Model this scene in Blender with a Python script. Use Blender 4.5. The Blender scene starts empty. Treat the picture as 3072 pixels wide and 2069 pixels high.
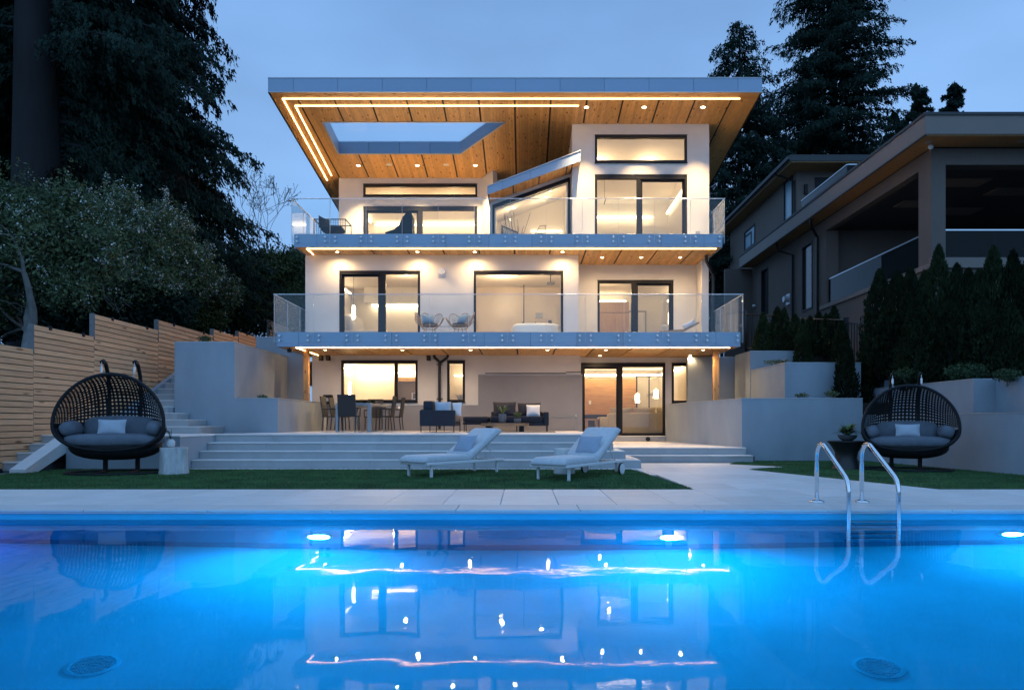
import bpy, math, random
import numpy as np
from mathutils import Vector, Matrix
R = math.radians
random.seed(7); np.random.seed(7)
sc = bpy.context.scene
C = sc.collection

# ------------------------------------------------------------------ camera, sky, sun, exposure
EYE = .95                                   # lens height above the pool deck, metres
cam = bpy.data.cameras.new('camera'); cam.lens = 24; cam.sensor_width = 36
cam.shift_x = -.01107; cam.shift_y = .076; cam.clip_end = 600; cam.clip_start = .05
co = bpy.data.objects.new('camera', cam); C.objects.link(co)
co.location = (0, 0, EYE); co.rotation_euler = (R(90), 0, 0); sc.camera = co

w = bpy.data.worlds.new('World'); sc.world = w; w.use_nodes = True
nt = w.node_tree; nt.nodes.clear()
N, L = nt.nodes.new, nt.links.new
out = N('ShaderNodeOutputWorld'); bg = N('ShaderNodeBackground'); L(bg.outputs[0], out.inputs[0])
sky = N('ShaderNodeTexSky'); sky.sky_type = 'NISHITA'; sky.sun_disc = False
sky.sun_elevation = R(4); sky.sun_rotation = R(180); sky.air_density = 1.4; sky.dust_density = .3; sky.ozone_density = 5
tc = N('ShaderNodeTexCoord'); sep = N('ShaderNodeSeparateXYZ'); L(tc.outputs['Generated'], sep.inputs[0])
ramp = N('ShaderNodeValToRGB'); L(sep.outputs['Z'], ramp.inputs[0])          # even dusk cloud layer
e = ramp.color_ramp.elements
e[0].position = 0.; e[0].color = (.215, .42, .78, 1)
e[1].position = 1.; e[1].color = (.135, .265, .56, 1)
m = e.new(.33); m.color = (.245, .45, .80, 1)
m = e.new(.6); m.color = (.175, .345, .67, 1)
nz = N('ShaderNodeTexNoise'); nz.inputs['Scale'].default_value = 1.6; nz.inputs['Detail'].default_value = 4; nz.inputs['Roughness'].default_value = .55
mpn = N('ShaderNodeMapping'); mpn.inputs['Scale'].default_value = (1, 1, 2.4); L(tc.outputs['Generated'], mpn.inputs[0]); L(mpn.outputs[0], nz.inputs['Vector'])
mr = N('ShaderNodeMapRange'); mr.inputs[1].default_value = .3; mr.inputs[2].default_value = .7; mr.inputs[3].default_value = .80; mr.inputs[4].default_value = 1.16
L(nz.outputs[0], mr.inputs[0])
mul = N('ShaderNodeVectorMath'); mul.operation = 'SCALE'; L(ramp.outputs[0], mul.inputs[0]); L(mr.outputs[0], mul.inputs['Scale'])
skm = N('ShaderNodeVectorMath'); skm.operation = 'SCALE'; L(sky.outputs[0], skm.inputs[0]); skm.inputs['Scale'].default_value = .012
add = N('ShaderNodeVectorMath'); L(mul.outputs[0], add.inputs[0]); L(skm.outputs[0], add.inputs[1])
L(add.outputs[0], bg.inputs[0]); bg.inputs[1].default_value = 1.05

sun = bpy.data.lights.new('sun', 'SUN'); sun.energy = 1.35; sun.angle = R(150); sun.color = (.27, .60, 1)
so = bpy.data.objects.new('sun', sun); C.objects.link(so); so.rotation_euler = (R(38), 0, R(6))

sc.view_settings.view_transform = 'Standard'; sc.view_settings.look = 'None'
sc.view_settings.exposure = 0; sc.view_settings.gamma = 1; sc.view_settings.use_curve_mapping = False
cy = sc.cycles
cy.use_denoising = True; cy.max_bounces = 9; cy.diffuse_bounces = 4; cy.glossy_bounces = 4; cy.transmission_bounces = 6
cy.transparent_max_bounces = 16; cy.sample_clamp_indirect = 6; cy.caustics_reflective = False; cy.blur_glossy = .6
try: cy.use_light_tree = True
except Exception: pass

# ------------------------------------------------------------------ helpers
OFF = {}
def tag(o, label=None, cat=None, group=None, kind=None):
    for k, v in (('label', label), ('category', cat), ('group', group), ('kind', kind)):
        if v: o[k] = v
    return o
def empty(name, loc=(0, 0, 0), local=False):
    o = bpy.data.objects.new(name, None); C.objects.link(o); o.empty_display_size = .1
    o.location = loc; OFF[o] = Vector((0, 0, 0)) if local else Vector(loc)
    return o
def thing(name, label, cat, loc=(0, 0, 0), rz=0, group=None, local=False):
    o = empty(name, loc, local); o.rotation_euler[2] = rz
    return tag(o, label, cat, group)
def link(me, name, c, parent):
    o = bpy.data.objects.new(name, me); C.objects.link(o); c = Vector(c); OFF[o] = c
    if parent is not None:
        o.parent = parent; o.location = c - OFF[parent]
    else: o.location = c
    return o
def inst(src, pos, parent, name=None):
    "one more object that shares the mesh of src; pos in the frame the thing is built in"
    return link(src.data, name or src.name.split('.')[0], pos, parent)
def copy_tree(o, parent=None):
    c = o.copy(); C.objects.link(c); c.parent = parent
    for ch in [x for x in o.children]: copy_tree(ch, c)
    return c

class MB:
    def __init__(s): s.v = []; s.f = []
    def add(s, vs, fs):
        n = len(s.v); s.v += [tuple(p) for p in vs]; s.f += [tuple(i + n for i in q) for q in fs]; return s
    def box(s, x0, x1, y0, y1, z0, z1, ch=0.):
        if x0 > x1: x0, x1 = x1, x0
        if y0 > y1: y0, y1 = y1, y0
        if z0 > z1: z0, z1 = z1, z0
        if not ch:
            return s.add([(x0,y0,z0),(x1,y0,z0),(x1,y1,z0),(x0,y1,z0),(x0,y0,z1),(x1,y0,z1),(x1,y1,z1),(x0,y1,z1)],
                         [(0,3,2,1),(4,5,6,7),(0,1,5,4),(1,2,6,5),(2,3,7,6),(3,0,4,7)])
        X, Y, Z = (x0, x1), (y0, y1), (z0, z1); vs = []; idx = {}
        for i in (0, 1):
            for j in (0, 1):
                for k in (0, 1):
                    sx, sy, sz = (1, -1)[i], (1, -1)[j], (1, -1)[k]
                    for a in range(3):
                        p = [X[i] + sx*ch, Y[j] + sy*ch, Z[k] + sz*ch]
                        p[a] = (X[i], Y[j], Z[k])[a]; idx[i, j, k, a] = len(vs); vs.append(p)
        fs = []; I = idx
        for a in range(3):
            b, c = (a+1) % 3, (a+2) % 3
            for s_ in (0, 1):
                q = []
                for (u, v) in ((0,0),(1,0),(1,1),(0,1)):
                    key = [0,0,0]; key[a] = s_; key[b] = u; key[c] = v; q.append(I[key[0],key[1],key[2],a])
                fs.append(tuple(q if s_ else q[::-1]))
            for u in (0, 1):                       # edges along axis a
                for v in (0, 1):
                    k0 = [0,0,0]; k0[b] = u; k0[c] = v; k1 = list(k0); k1[a] = 1
                    q = (I[(*k0, b)], I[(*k1, b)], I[(*k1, c)], I[(*k0, c)])
                    fs.append(q if (u == v) == False else q[::-1])
        for i in (0, 1):
            for j in (0, 1):
                for k in (0, 1):
                    q = (I[i,j,k,0], I[i,j,k,1], I[i,j,k,2])
                    fs.append(q if (i+j+k) % 2 else q[::-1])
        return s.add(vs, fs)
    def prism(s, poly, z0, z1):
        "plan polygon (counter-clockwise) raised from z0 to z1; z may be functions of (x, y)"
        f0 = z0 if callable(z0) else (lambda x, y: z0)
        f1 = z1 if callable(z1) else (lambda x, y: z1)
        n = len(poly)
        vs = [(x, y, f0(x, y)) for x, y in poly] + [(x, y, f1(x, y)) for x, y in poly]
        fs = [tuple(range(n))[::-1], tuple(range(n, 2*n))] + [(i, (i+1) % n, n + (i+1) % n, n + i) for i in range(n)]
        return s.add(vs, fs)
    def extr(s, poly, y0, y1):
        "outline in the x-z plane, pushed from y0 to y1"
        n = len(poly)
        vs = [(x, y0, z) for x, z in poly] + [(x, y1, z) for x, z in poly]
        fs = [tuple(range(n)), tuple(range(n, 2*n))[::-1]] + [(i, n + i, n + (i+1) % n, (i+1) % n) for i in range(n)]
        return s.add(vs, fs)
    def extx(s, poly, x0, x1):
        "outline in the y-z plane, pushed from x0 to x1"
        n = len(poly)
        vs = [(x0, y, z) for y, z in poly] + [(x1, y, z) for y, z in poly]
        fs = [tuple(range(n))[::-1], tuple(range(n, 2*n))] + [(i, (i+1) % n, n + (i+1) % n, n + i) for i in range(n)]
        return s.add(vs, fs)
    def tube(s, pts, r, seg=8, closed=False, cap=True):
        pts = [Vector(p) for p in pts]; n = len(pts)
        rs = r if hasattr(r, '__len__') else [r]*n
        ref = None; vs = []
        for i, p in enumerate(pts):
            if closed: t = pts[(i+1) % n] - pts[i-1]
            else: t = pts[min(i+1, n-1)] - pts[max(i-1, 0)]
            if t.length < 1e-9: t = Vector((0, 0, 1))
            t.normalize()
            if ref is None:
                ref = Vector((0, 0, 1)) if abs(t.z) < .9 else Vector((1, 0, 0))
            u = ref - t*ref.dot(t)
            if u.length < 1e-6: u = t.orthogonal()
            u.normalize(); ref = u; v = t.cross(u)
            for k in range(seg):
                a = 2*math.pi*k/seg; vs.append(p + (u*math.cos(a) + v*math.sin(a))*rs[i])
        fs = []
        for i in range(n if closed else n-1):
            j = (i+1) % n
            for k in range(seg):
                k2 = (k+1) % seg; fs.append((i*seg+k, i*seg+k2, j*seg+k2, j*seg+k))
        if cap and not closed:
            fs.append(tuple(range(seg))[::-1]); fs.append(tuple((n-1)*seg + k for k in range(seg)))
        return s.add(vs, fs)
    def lathe(s, prof, cx=0, cy=0, cz=0, seg=20, wob=None):
        vs = []; n = len(prof)
        for r_, z in prof:
            for k in range(seg):
                a = 2*math.pi*k/seg; q = r_*(wob(a, z) if wob else 1)
                vs.append((cx + q*math.cos(a), cy + q*math.sin(a), cz + z))
        fs = [(i*seg+k, i*seg+(k+1) % seg, (i+1)*seg+(k+1) % seg, (i+1)*seg+k) for i in range(n-1) for k in range(seg)]
        fs += [tuple(range(seg))[::-1], tuple((n-1)*seg+k for k in range(seg))]
        return s.add(vs, fs)
    def blob(s, c, rx, ry, rz, e1=.5, e2=.5, nu=20, nv=12, wob=0, M=None):
        "rounded block (superellipsoid)"
        def pw(a, e_): return math.copysign(abs(a)**e_, a)
        vs = []
        for i in range(nv+1):
            la = -math.pi/2 + math.pi*i/nv
            for k in range(nu):
                lo = 2*math.pi*k/nu
                x = pw(math.cos(la), e1)*pw(math.cos(lo), e2); y = pw(math.cos(la), e1)*pw(math.sin(lo), e2); z = pw(math.sin(la), e1)
                q = 1 + wob*math.sin(5*lo + 3*la)*math.cos(la)
                p = Vector((x*rx*q, y*ry*q, z*rz*q))
                if M is not None: p = M @ p
                vs.append(p + Vector(c))
        fs = [(i*nu+k, i*nu+(k+1) % nu, (i+1)*nu+(k+1) % nu, (i+1)*nu+k) for i in range(nv) for k in range(nu)]
        return s.add(vs, fs)
    def pillow(s, c, w_, h_, t_, M=None, n=10, wr=.06):
        "scatter cushion: square outline, thick middle, pinched corners; lies in its local x-z plane"
        vs = []; fs = []
        for side in (1, -1):
            b = len(vs)
            for i in range(n+1):
                for j in range(n+1):
                    u = -1 + 2*i/n; v = -1 + 2*j/n
                    th = max(0, (1-abs(u)**2.6)*(1-abs(v)**2.6))**.5
                    pu = u*(1 - wr*(1-v*v)); pv = v*(1 - wr*(1-u*u))
                    y = side*t_/2*th*(1 + .08*math.sin(4*u+2)*math.cos(3*v))
                    p = Vector((pu*w_/2, y, pv*h_/2))
                    if M is not None: p = M @ p
                    vs.append(p + Vector(c))
            for i in range(n):
                for j in range(n):
                    q = (b+i*(n+1)+j, b+(i+1)*(n+1)+j, b+(i+1)*(n+1)+j+1, b+i*(n+1)+j+1)
                    fs.append(q if side < 0 else q[::-1])
        return s.add(vs, fs)
    def build(s, name, mat, parent=None, smooth=False, org=None):
        v = np.array(s.v, dtype=float)
        c = (v.min(0) + v.max(0))/2 if org is None else np.array(org, float)
        me = bpy.data.meshes.new(name); me.from_pydata([tuple(p) for p in (v - c)], [], s.f)
        if smooth:
            me.polygons.foreach_set('use_smooth', [True]*len(me.polygons))
            if smooth != 'all':
                try: me.set_sharp_from_angle(angle=R(40))
                except Exception: pass
        me.materials.append(mat); me.update()
        return link(me, name, c, parent)

def npmesh(name, verts, nper, mat, parent=None, org=(0, 0, 0)):
    "verts (N*nper, 3): every nper verts in a row are one face"
    verts = np.asarray(verts, dtype=np.float32) - np.array(org, np.float32)
    nv = len(verts); nf = nv//nper
    me = bpy.data.meshes.new(name)
    me.vertices.add(nv); me.vertices.foreach_set('co', verts.ravel())
    me.loops.add(nv); me.loops.foreach_set('vertex_index', np.arange(nv, dtype=np.int32))
    me.polygons.add(nf); me.polygons.foreach_set('loop_start', np.arange(0, nv, nper, dtype=np.int32))
    me.update(calc_edges=True); me.materials.append(mat)
    return link(me, name, org, parent)
def diamonds(c, u, v):
    return np.stack([c-u, c+v-u*.1, c+u, c-v-u*.1], 1).reshape(-1, 3)

# ------------------------------------------------------------------ materials
def mat(name, col, rough=.6, metal=0, var=.12, scale=6, bump=0, bscale=60, stretch=(1, 1, 1), spec=.5, rnd=0, coat=0, sheen=0, var2=None):
    m = bpy.data.materials.new(name); m.use_nodes = True; t = m.node_tree; n, l = t.nodes, t.links
    b = n['Principled BSDF']
    b.inputs['Roughness'].default_value = rough; b.inputs['Metallic'].default_value = metal
    b.inputs['Specular IOR Level'].default_value = spec
    if coat: b.inputs['Coat Weight'].default_value = coat
    if sheen: b.inputs['Sheen Weight'].default_value = sheen
    tc = n.new('ShaderNodeTexCoord'); mp = n.new('ShaderNodeMapping'); mp.inputs['Scale'].default_value = stretch
    geo = n.new('ShaderNodeNewGeometry')
    l.new(geo.outputs['Position'] if var2 is None else tc.outputs['Object'], mp.inputs[0])
    oi = n.new('ShaderNodeObjectInfo')
    nz = n.new('ShaderNodeTexNoise'); nz.inputs['Scale'].default_value = scale; nz.inputs['Detail'].default_value = 6; nz.inputs['Roughness'].default_value = .6
    l.new(mp.outputs[0], nz.inputs['Vector'])
    mr = n.new('ShaderNodeMapRange'); mr.inputs[1].default_value = .28; mr.inputs[2].default_value = .72
    mr.inputs[3].default_value = 1-var; mr.inputs[4].default_value = 1+var; l.new(nz.outputs[0], mr.inputs[0])
    vm = n.new('ShaderNodeVectorMath'); vm.operation = 'SCALE'; vm.inputs[0].default_value = col[:3]; l.new(mr.outputs[0], vm.inputs['Scale'])
    o = vm.outputs[0]
    if rnd:
        m2 = n.new('ShaderNodeMapRange'); m2.inputs[3].default_value = 1-rnd; m2.inputs[4].default_value = 1+rnd; l.new(oi.outputs['Random'], m2.inputs[0])
        v2 = n.new('ShaderNodeVectorMath'); v2.operation = 'SCALE'; l.new(o, v2.inputs[0]); l.new(m2.outputs[0], v2.inputs['Scale']); o = v2.outputs[0]
    l.new(o, b.inputs['Base Color'])
    if bump:
        nb = n.new('ShaderNodeTexNoise'); nb.inputs['Scale'].default_value = bscale; nb.inputs['Detail'].default_value = 4
        l.new(mp.outputs[0], nb.inputs['Vector'])
        bp = n.new('ShaderNodeBump'); bp.inputs['Strength'].default_value = bump; bp.inputs['Distance'].default_value = .01
        l.new(nb.outputs[0], bp.inputs['Height']); l.new(bp.outputs[0], b.inputs['Normal'])
    return m
def wood(name, c1, c2, knot, along='y', rough=.5, kscale=2.6, rnd=.22):
    m = bpy.data.materials.new(name); m.use_nodes = True; t = m.node_tree; n, l = t.nodes, t.links
    b = n['Principled BSDF']; b.inputs['Roughness'].default_value = rough
    tc = n.new('ShaderNodeTexCoord'); oi = n.new('ShaderNodeObjectInfo')
    ad = n.new('ShaderNodeVectorMath'); ad.operation = 'ADD'; l.new(tc.outputs['Object'], ad.inputs[0])
    sc_ = n.new('ShaderNodeVectorMath'); sc_.operation = 'SCALE'; sc_.inputs[0].default_value = (37, 53, 71); l.new(oi.outputs['Random'], sc_.inputs['Scale']); l.new(sc_.outputs[0], ad.inputs[1])
    mp = n.new('ShaderNodeMapping'); s = [9., 9., 9.]; s['xyz'.index(along)] = .7; mp.inputs['Scale'].default_value = s; l.new(ad.outputs[0], mp.inputs[0])
    nz = n.new('ShaderNodeTexNoise'); nz.inputs['Scale'].default_value = 3; nz.inputs['Detail'].default_value = 7; nz.inputs['Distortion'].default_value = .5; l.new(mp.outputs[0], nz.inputs['Vector'])
    cr = n.new('ShaderNodeValToRGB'); cr.color_ramp.elements[0].position = .32; cr.color_ramp.elements[1].position = .7
    cr.color_ramp.elements[0].color = (*c1, 1); cr.color_ramp.elements[1].color = (*c2, 1); l.new(nz.outputs[0], cr.inputs[0])
    mk = n.new('ShaderNodeMapping'); s = [6.5, 6.5, 6.5]; s['xyz'.index(along)] = kscale; mk.inputs['Scale'].default_value = s; l.new(ad.outputs[0], mk.inputs[0])
    vo = n.new('ShaderNodeTexVoronoi'); vo.inputs['Scale'].default_value = 1; l.new(mk.outputs[0], vo.inputs['Vector'])
    kr = n.new('ShaderNodeMapRange'); kr.inputs[1].default_value = .08; kr.inputs[2].default_value = .21; kr.inputs[3].default_value = 1; kr.inputs[4].default_value = 0; l.new(vo.outputs['Distance'], kr.inputs[0])
    mx = n.new('ShaderNodeMix'); mx.data_type = 'RGBA'; mx.inputs['B'].default_value = (*knot, 1); l.new(kr.outputs[0], mx.inputs['Factor']); l.new(cr.outputs[0], mx.inputs['A'])
    m2 = n.new('ShaderNodeMapRange'); m2.inputs[3].default_value = 1-rnd; m2.inputs[4].default_value = 1+rnd*.6; l.new(oi.outputs['Random'], m2.inputs[0])
    v2 = n.new('ShaderNodeVectorMath'); v2.operation = 'SCALE'; l.new(mx.outputs['Result'], v2.inputs[0]); l.new(m2.outputs[0], v2.inputs['Scale'])
    l.new(v2.outputs[0], b.inputs['Base Color'])
    bp = n.new('ShaderNodeBump'); bp.inputs['Strength'].default_value = .15; bp.inputs['Distance'].default_value = .004; l.new(nz.outputs[0], bp.inputs['Height']); l.new(bp.outputs[0], b.inputs['Normal'])
    return m
def emit(name, col, s):
    m = bpy.data.materials.new(name); m.use_nodes = True; t = m.node_tree; t.nodes.clear()
    o = t.nodes.new('ShaderNodeOutputMaterial'); e_ = t.nodes.new('ShaderNodeEmission'); e_.inputs[0].default_value = (*col, 1); e_.inputs[1].default_value = s
    t.links.new(e_.outputs[0], o.inputs[0]); return m
def thin_glass(name, tint=(.93, .97, .97), ior=1.5, boost=1.0, milk=0):
    m = bpy.data.materials.new(name); m.use_nodes = True; t = m.node_tree; t.nodes.clear(); n, l = t.nodes.new, t.links.new
    o = n('ShaderNodeOutputMaterial'); tr = n('ShaderNodeBsdfTransparent'); tr.inputs[0].default_value = (*tint, 1)
    gl = n('ShaderNodeBsdfGlossy'); gl.inputs['Roughness'].default_value = .0; gl.inputs[0].default_value = (1, 1, 1, 1)
    lw = n('ShaderNodeLayerWeight'); lw.inputs[0].default_value = .5
    pw = n('ShaderNodeMath'); pw.operation = 'POWER'; pw.inputs[1].default_value = 5; l(lw.outputs['Facing'], pw.inputs[0])
    f0 = ((ior-1)/(ior+1))**2*boost
    mu = n('ShaderNodeMath'); mu.operation = 'MULTIPLY_ADD'; mu.inputs[1].default_value = 1-f0; mu.inputs[2].default_value = f0; mu.use_clamp = True; l(pw.outputs[0], mu.inputs[0])
    mx = n('ShaderNodeMixShader'); l(mu.outputs[0], mx.inputs[0]); l(tr.outputs[0], mx.inputs[1]); l(gl.outputs[0], mx.inputs[2])
    last = mx.outputs[0]
    if milk:
        df = n('ShaderNodeBsdfTranslucent'); df.inputs[0].default_value = (.9, .92, .95, 1)
        m2 = n('ShaderNodeMixShader'); m2.inputs[0].default_value = milk; l(last, m2.inputs[1]); l(df.outputs[0], m2.inputs[2]); last = m2.outputs[0]
    l(last, o.inputs[0]); return m

WARM = (1., .67, .33)
M = dict(
    stucco=mat('white_stucco', (.60, .58, .555), .85, var=.08, scale=.9, bump=.12, bscale=140),
    stucco_grey=mat('grey_stucco', (.275, .315, .355), .85, var=.14, scale=.9, bump=.2, bscale=120, stretch=(1, 1, .5)),
    plinth=mat('plinth_stucco', (.20, .205, .235), .85, var=.07, scale=1.2, bump=.15, bscale=120),
    deck=mat('pale_deck_tile', (.78, .76, .73), .6, var=.04),
    taupe=mat('neighbour_stucco', (.135, .105, .09), .85, var=.06, scale=1.2, bump=.15, bscale=120),
    taupe_trim=mat('neighbour_fascia', (.19, .148, .128), .6, var=.05, scale=1),
    dark_roof=mat('dark_roof', (.03, .032, .036), .6),
    metal=mat('grey_metal_panel', (.27, .35, .46), .38, .25, var=.03, scale=.8, rnd=.05),
    trim=mat('light_metal_trim', (.5, .52, .55), .35, .4, var=.02),
    black=mat('black_frame', (.010, .010, .013), .5, var=.1, spec=.22),
    blackpipe=mat('black_pipe', (.012, .012, .013), .3, .3),
    joint=mat('dark_joint', (.015, .011, .008), .7),
    backing=mat('soffit_backing', (.03, .02, .012), .8),
    soffit=wood('soffit_wood', (.56, .28, .085), (.72, .40, .15), (.12, .04, .014), 'y', .45, rnd=.2),
    soffit_x=wood('soffit_wood_across', (.52, .25, .075), (.68, .36, .13), (.12, .04, .014), 'x', .45),
    fence=wood('fence_cedar', (.60, .32, .165), (.72, .425, .235), (.20, .09, .04), 'y', .65, 1.5, .16),
    fence_x=wood('fence_cedar_across', (.40, .235, .12), (.52, .33, .185), (.13, .065, .03), 'x', .65, 1.5, .22),
    post=wood('wood_post', (.36, .19, .07), (.5, .29, .12), (.15, .06, .03), 'z', .6),
    fence_post=mat('grey_fence_post', (.16, .15, .145), .7, var=.2, scale=12),
    glass=thin_glass('window_glass', (.94, .97, .97), 1.5, 1.35),
    smoked=thin_glass('smoked_glass', (.22, .26, .30), 1.35, .6),
    rail_glass=thin_glass('railing_glass', (.955, .98, .985), 1.5, .55),
    sky_glass=thin_glass('skylight_glass', (.93, .95, .97), 1.5, 1.0, .42),
    led=emit('led_strip', (1., .60, .24), 26),
    led_dim=emit('led_strip_lower', (1., .60, .24), 20),
    lens=emit('downlight_lens', (1., .70, .36), 38),
    lamp_in=emit('interior_lamp', (1., .74, .42), 14),
    pool_lens=emit('pool_light_lens', (.02, .53, 1.), 1350),
    pool_lens_violet=emit('pool_light_lens_violet', (.05, .16, 1.), 260),
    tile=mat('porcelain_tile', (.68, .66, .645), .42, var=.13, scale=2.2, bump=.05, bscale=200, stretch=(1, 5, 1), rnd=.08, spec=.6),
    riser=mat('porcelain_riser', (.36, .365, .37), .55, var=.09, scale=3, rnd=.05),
    grout=mat('tile_grout', (.12, .12, .125), .9),
    soil=mat('planting_soil', (.025, .019, .014), .95, var=.4, scale=9, bump=.6, bscale=14),
    ground=mat('ground_earth', (.04, .045, .03), .95, var=.4, scale=.8),
    chrome=mat('polished_steel', (.72, .73, .75), .09, 1., var=.02),
    steel=mat('brushed_steel', (.55, .57, .6), .3, 1., var=.03),
    plaster=mat('pool_plaster', (.03, .43, .64), .7, var=.16, scale=.9),
    plaster_band=mat('pool_band', (.03, .24, .42), .6, var=.08, scale=3),
    coping=mat('pool_coping', (.56, .56, .56), .5, var=.08, scale=3, rnd=.04),
    grate=mat('pool_drain_plastic', (.10, .42, .58), .5),
    white=mat('white_powdercoat', (.68, .69, .70), .4, var=.02),
    fabric=mat('pale_grey_fabric', (.50, .51, .53), .9, var=.08, scale=12, bump=.5, bscale=22, sheen=.3),
    fabric2=mat('blue_grey_pillow', (.30, .35, .43), .9, var=.06, scale=30, bump=.25, bscale=400),
    cush=mat('charcoal_cushion', (.12, .138, .168), .9, var=.15, scale=6, bump=1., bscale=9),
    pil=mat('pale_pillow', (.42, .46, .52), .9, var=.04, scale=30, bump=.2, bscale=400),
    whitepil=mat('white_pillow', (.66, .66, .66), .9, var=.03, scale=30, bump=.2, bscale=400),
    navy=mat('navy_fabric', (.022, .024, .034), .9, var=.12, scale=20, bump=.2, bscale=300),
    brownc=mat('taupe_seat', (.16, .135, .115), .9, var=.1, scale=20),
    wicker=mat('black_wicker', (.010, .011, .013), .6, var=.3, scale=40, spec=.25),
    chairdark=mat('dark_woven_sling', (.022, .019, .017), .6, var=.25, scale=90),
    tabletop=mat('grey_aluminium', (.30, .315, .335), .4, .3, var=.03),
    live=wood('live_edge_slab', (.22, .10, .04), (.40, .21, .09), (.08, .03, .01), 'x', .45),
    rug=mat('dark_rug', (.05, .045, .042), .95, var=.3, scale=20),
    stump=mat('whitewashed_stump', (.44, .45, .45), .7, var=.42, scale=7, bump=.8, bscale=9, stretch=(1, 1, .35)),
    concrete=mat('white_concrete', (.60, .60, .60), .7, var=.07, scale=8, bump=.1),
    pot=mat('grey_pot', (.10, .105, .115), .7, var=.1), blackpot=mat('black_pot', (.012, .012, .013), .45),
    leaf=mat('green_leaf', (.032, .06, .024), .6, var=.4, scale=9, spec=.2), leaf_lt=mat('pale_green_leaf', (.11, .16, .05), .5, var=.4, scale=9),
    cedar=mat('cedar_foliage', (.018, .034, .026), .9, var=.45, scale=1.1, spec=.06),
    cedar_dead=mat('brown_cedar_foliage', (.011, .009, .007), .9, var=.4, scale=1.5, spec=.06),
    arbor=mat('arborvitae_foliage', (.014, .024, .010), .85, var=.5, scale=3.5, spec=.1, rnd=.35),
    broad=mat('orchard_foliage', (.075, .105, .05), .75, var=.5, scale=2.2, spec=.15),
    laurel=mat('laurel_foliage', (.05, .076, .028), .6, var=.5, scale=1.6, spec=.2),
    blossom=mat('white_blossom', (.58, .60, .57), .8, var=.2, scale=5),
    bark=mat('grey_bark', (.13, .125, .115), .9, var=.45, scale=5, bump=.9, bscale=12, stretch=(1, 1, .4)),
    bark_dark=mat('dark_bark', (.012, .011, .012), .95, var=.35, scale=4, bump=1, bscale=10, stretch=(1, 1, .15)),
    grass=mat('artificial_grass', (.046, .125, .036), .75, var=.5, scale=1.6),
    turf=mat('turf_backing', (.018, .055, .016), .9, var=.3, scale=8),
    room=mat('cream_plaster', (.77, .72, .65), .8, var=.02), roomwhite=mat('white_plaster', (.78, .75, .70), .8, var=.02),
    roomtile=mat('bathroom_tile', (.66, .58, .49), .35, var=.08, scale=1.4),
    floorw=wood('oak_floor', (.36, .24, .13), (.45, .31, .18), (.3, .2, .1), 'y', .4),
    oak=wood('oak_panel', (.46, .29, .13), (.54, .35, .17), (.42, .26, .11), 'z', .45, 1, .06),
    oakh=wood('oak_veneer', (.36, .19, .07), (.46, .26, .10), (.32, .16, .05), 'x', .4, 1, .05),
    creamsofa=mat('cream_upholstery', (.52, .42, .28), .9, var=.06, scale=15, bump=.2, bscale=200),
    rattan=mat('natural_rattan', (.30, .19, .11), .55, var=.2, scale=30),
    teal=mat('teal_pillow', (.30, .36, .38), .9, var=.05),
    bedding=mat('white_bedding', (.66, .63, .60), .9, var=.03),
    mirror=mat('mirror', (.8, .8, .8), .03, 1., var=.0),
    curtain=mat('pale_blind', (.22, .34, .42), .25, var=.06, scale=14, stretch=(1, 3, .1)),
    photo_black=mat('fireplace_black', (.02, .018, .017), .3),
)
# ------------------------------------------------------------------ ground, pool, deck
F_ = 2048.
def wx(px, Y): return (px - 1570)/F_*Y          # photograph column -> metres at depth Y
def wz(py, Y): return EYE - (py - 1268)/F_*Y
def rects_minus(x0, x1, z0, z1, holes):
    xs = sorted({x0, x1, *[min(max(h[i], x0), x1) for h in holes for i in (0, 1)]})
    zs = sorted({z0, z1, *[min(max(h[i], z0), z1) for h in holes for i in (2, 3)]})
    for i in range(len(xs)-1):
        for j in range(len(zs)-1):
            cx, cz = (xs[i]+xs[i+1])/2, (zs[j]+zs[j+1])/2
            if not any(h[0] < cx < h[1] and h[2] < cz < h[3] for h in holes): yield xs[i], xs[i+1], zs[j], zs[j+1]

PY0, PY1, PX0, PX1, ZW, ZB = .9, 7.51, -9.2, 8.6, -.113, -1.76
g = MB()
for x0, x1, y0, y1 in rects_minus(-300, 300, -120, 400, [(PX0-.2, PX1+.2, PY0-.2, PY1+.2)]):
    g.add([(x0,y0,-.06),(x1,y0,-.06),(x1,y1,-.06),(x0,y1,-.06)], [(0,1,2,3)])
tag(g.build('ground', M['ground']), kind='structure')

pool = MB()
pool.box(PX0-.2, PX1+.2, PY0-.2, PY1+.2, ZB-.25, ZB)
pool.box(PX0-.2, PX0, PY0, PY1, ZB, -.03); pool.box(PX1, PX1+.2, PY0, PY1, ZB, -.03)
pool.box(PX0-.2, PX1+.2, PY0-.2, PY0, ZB, -.03); pool.box(PX0-.2, PX1+.2, PY1, PY1+.2, ZB, -.03)
poolo = tag(pool.build('pool', M['plaster']), kind='structure')
b = MB(); b.box(PX0, PX1, PY1-.012, PY1, ZB, ZB+.24); b.box(PX0, PX1, PY0, PY0+.012, ZB, ZB+.24); b.build('dark_band', M['plaster_band'], poolo)  # darker band along the foot of the two long pool walls
b = MB(); b.box(PX0, PX1, PY1-.02, PY1, -.045, -.03); b.build('liner_track', M['trim'], poolo)
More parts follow.
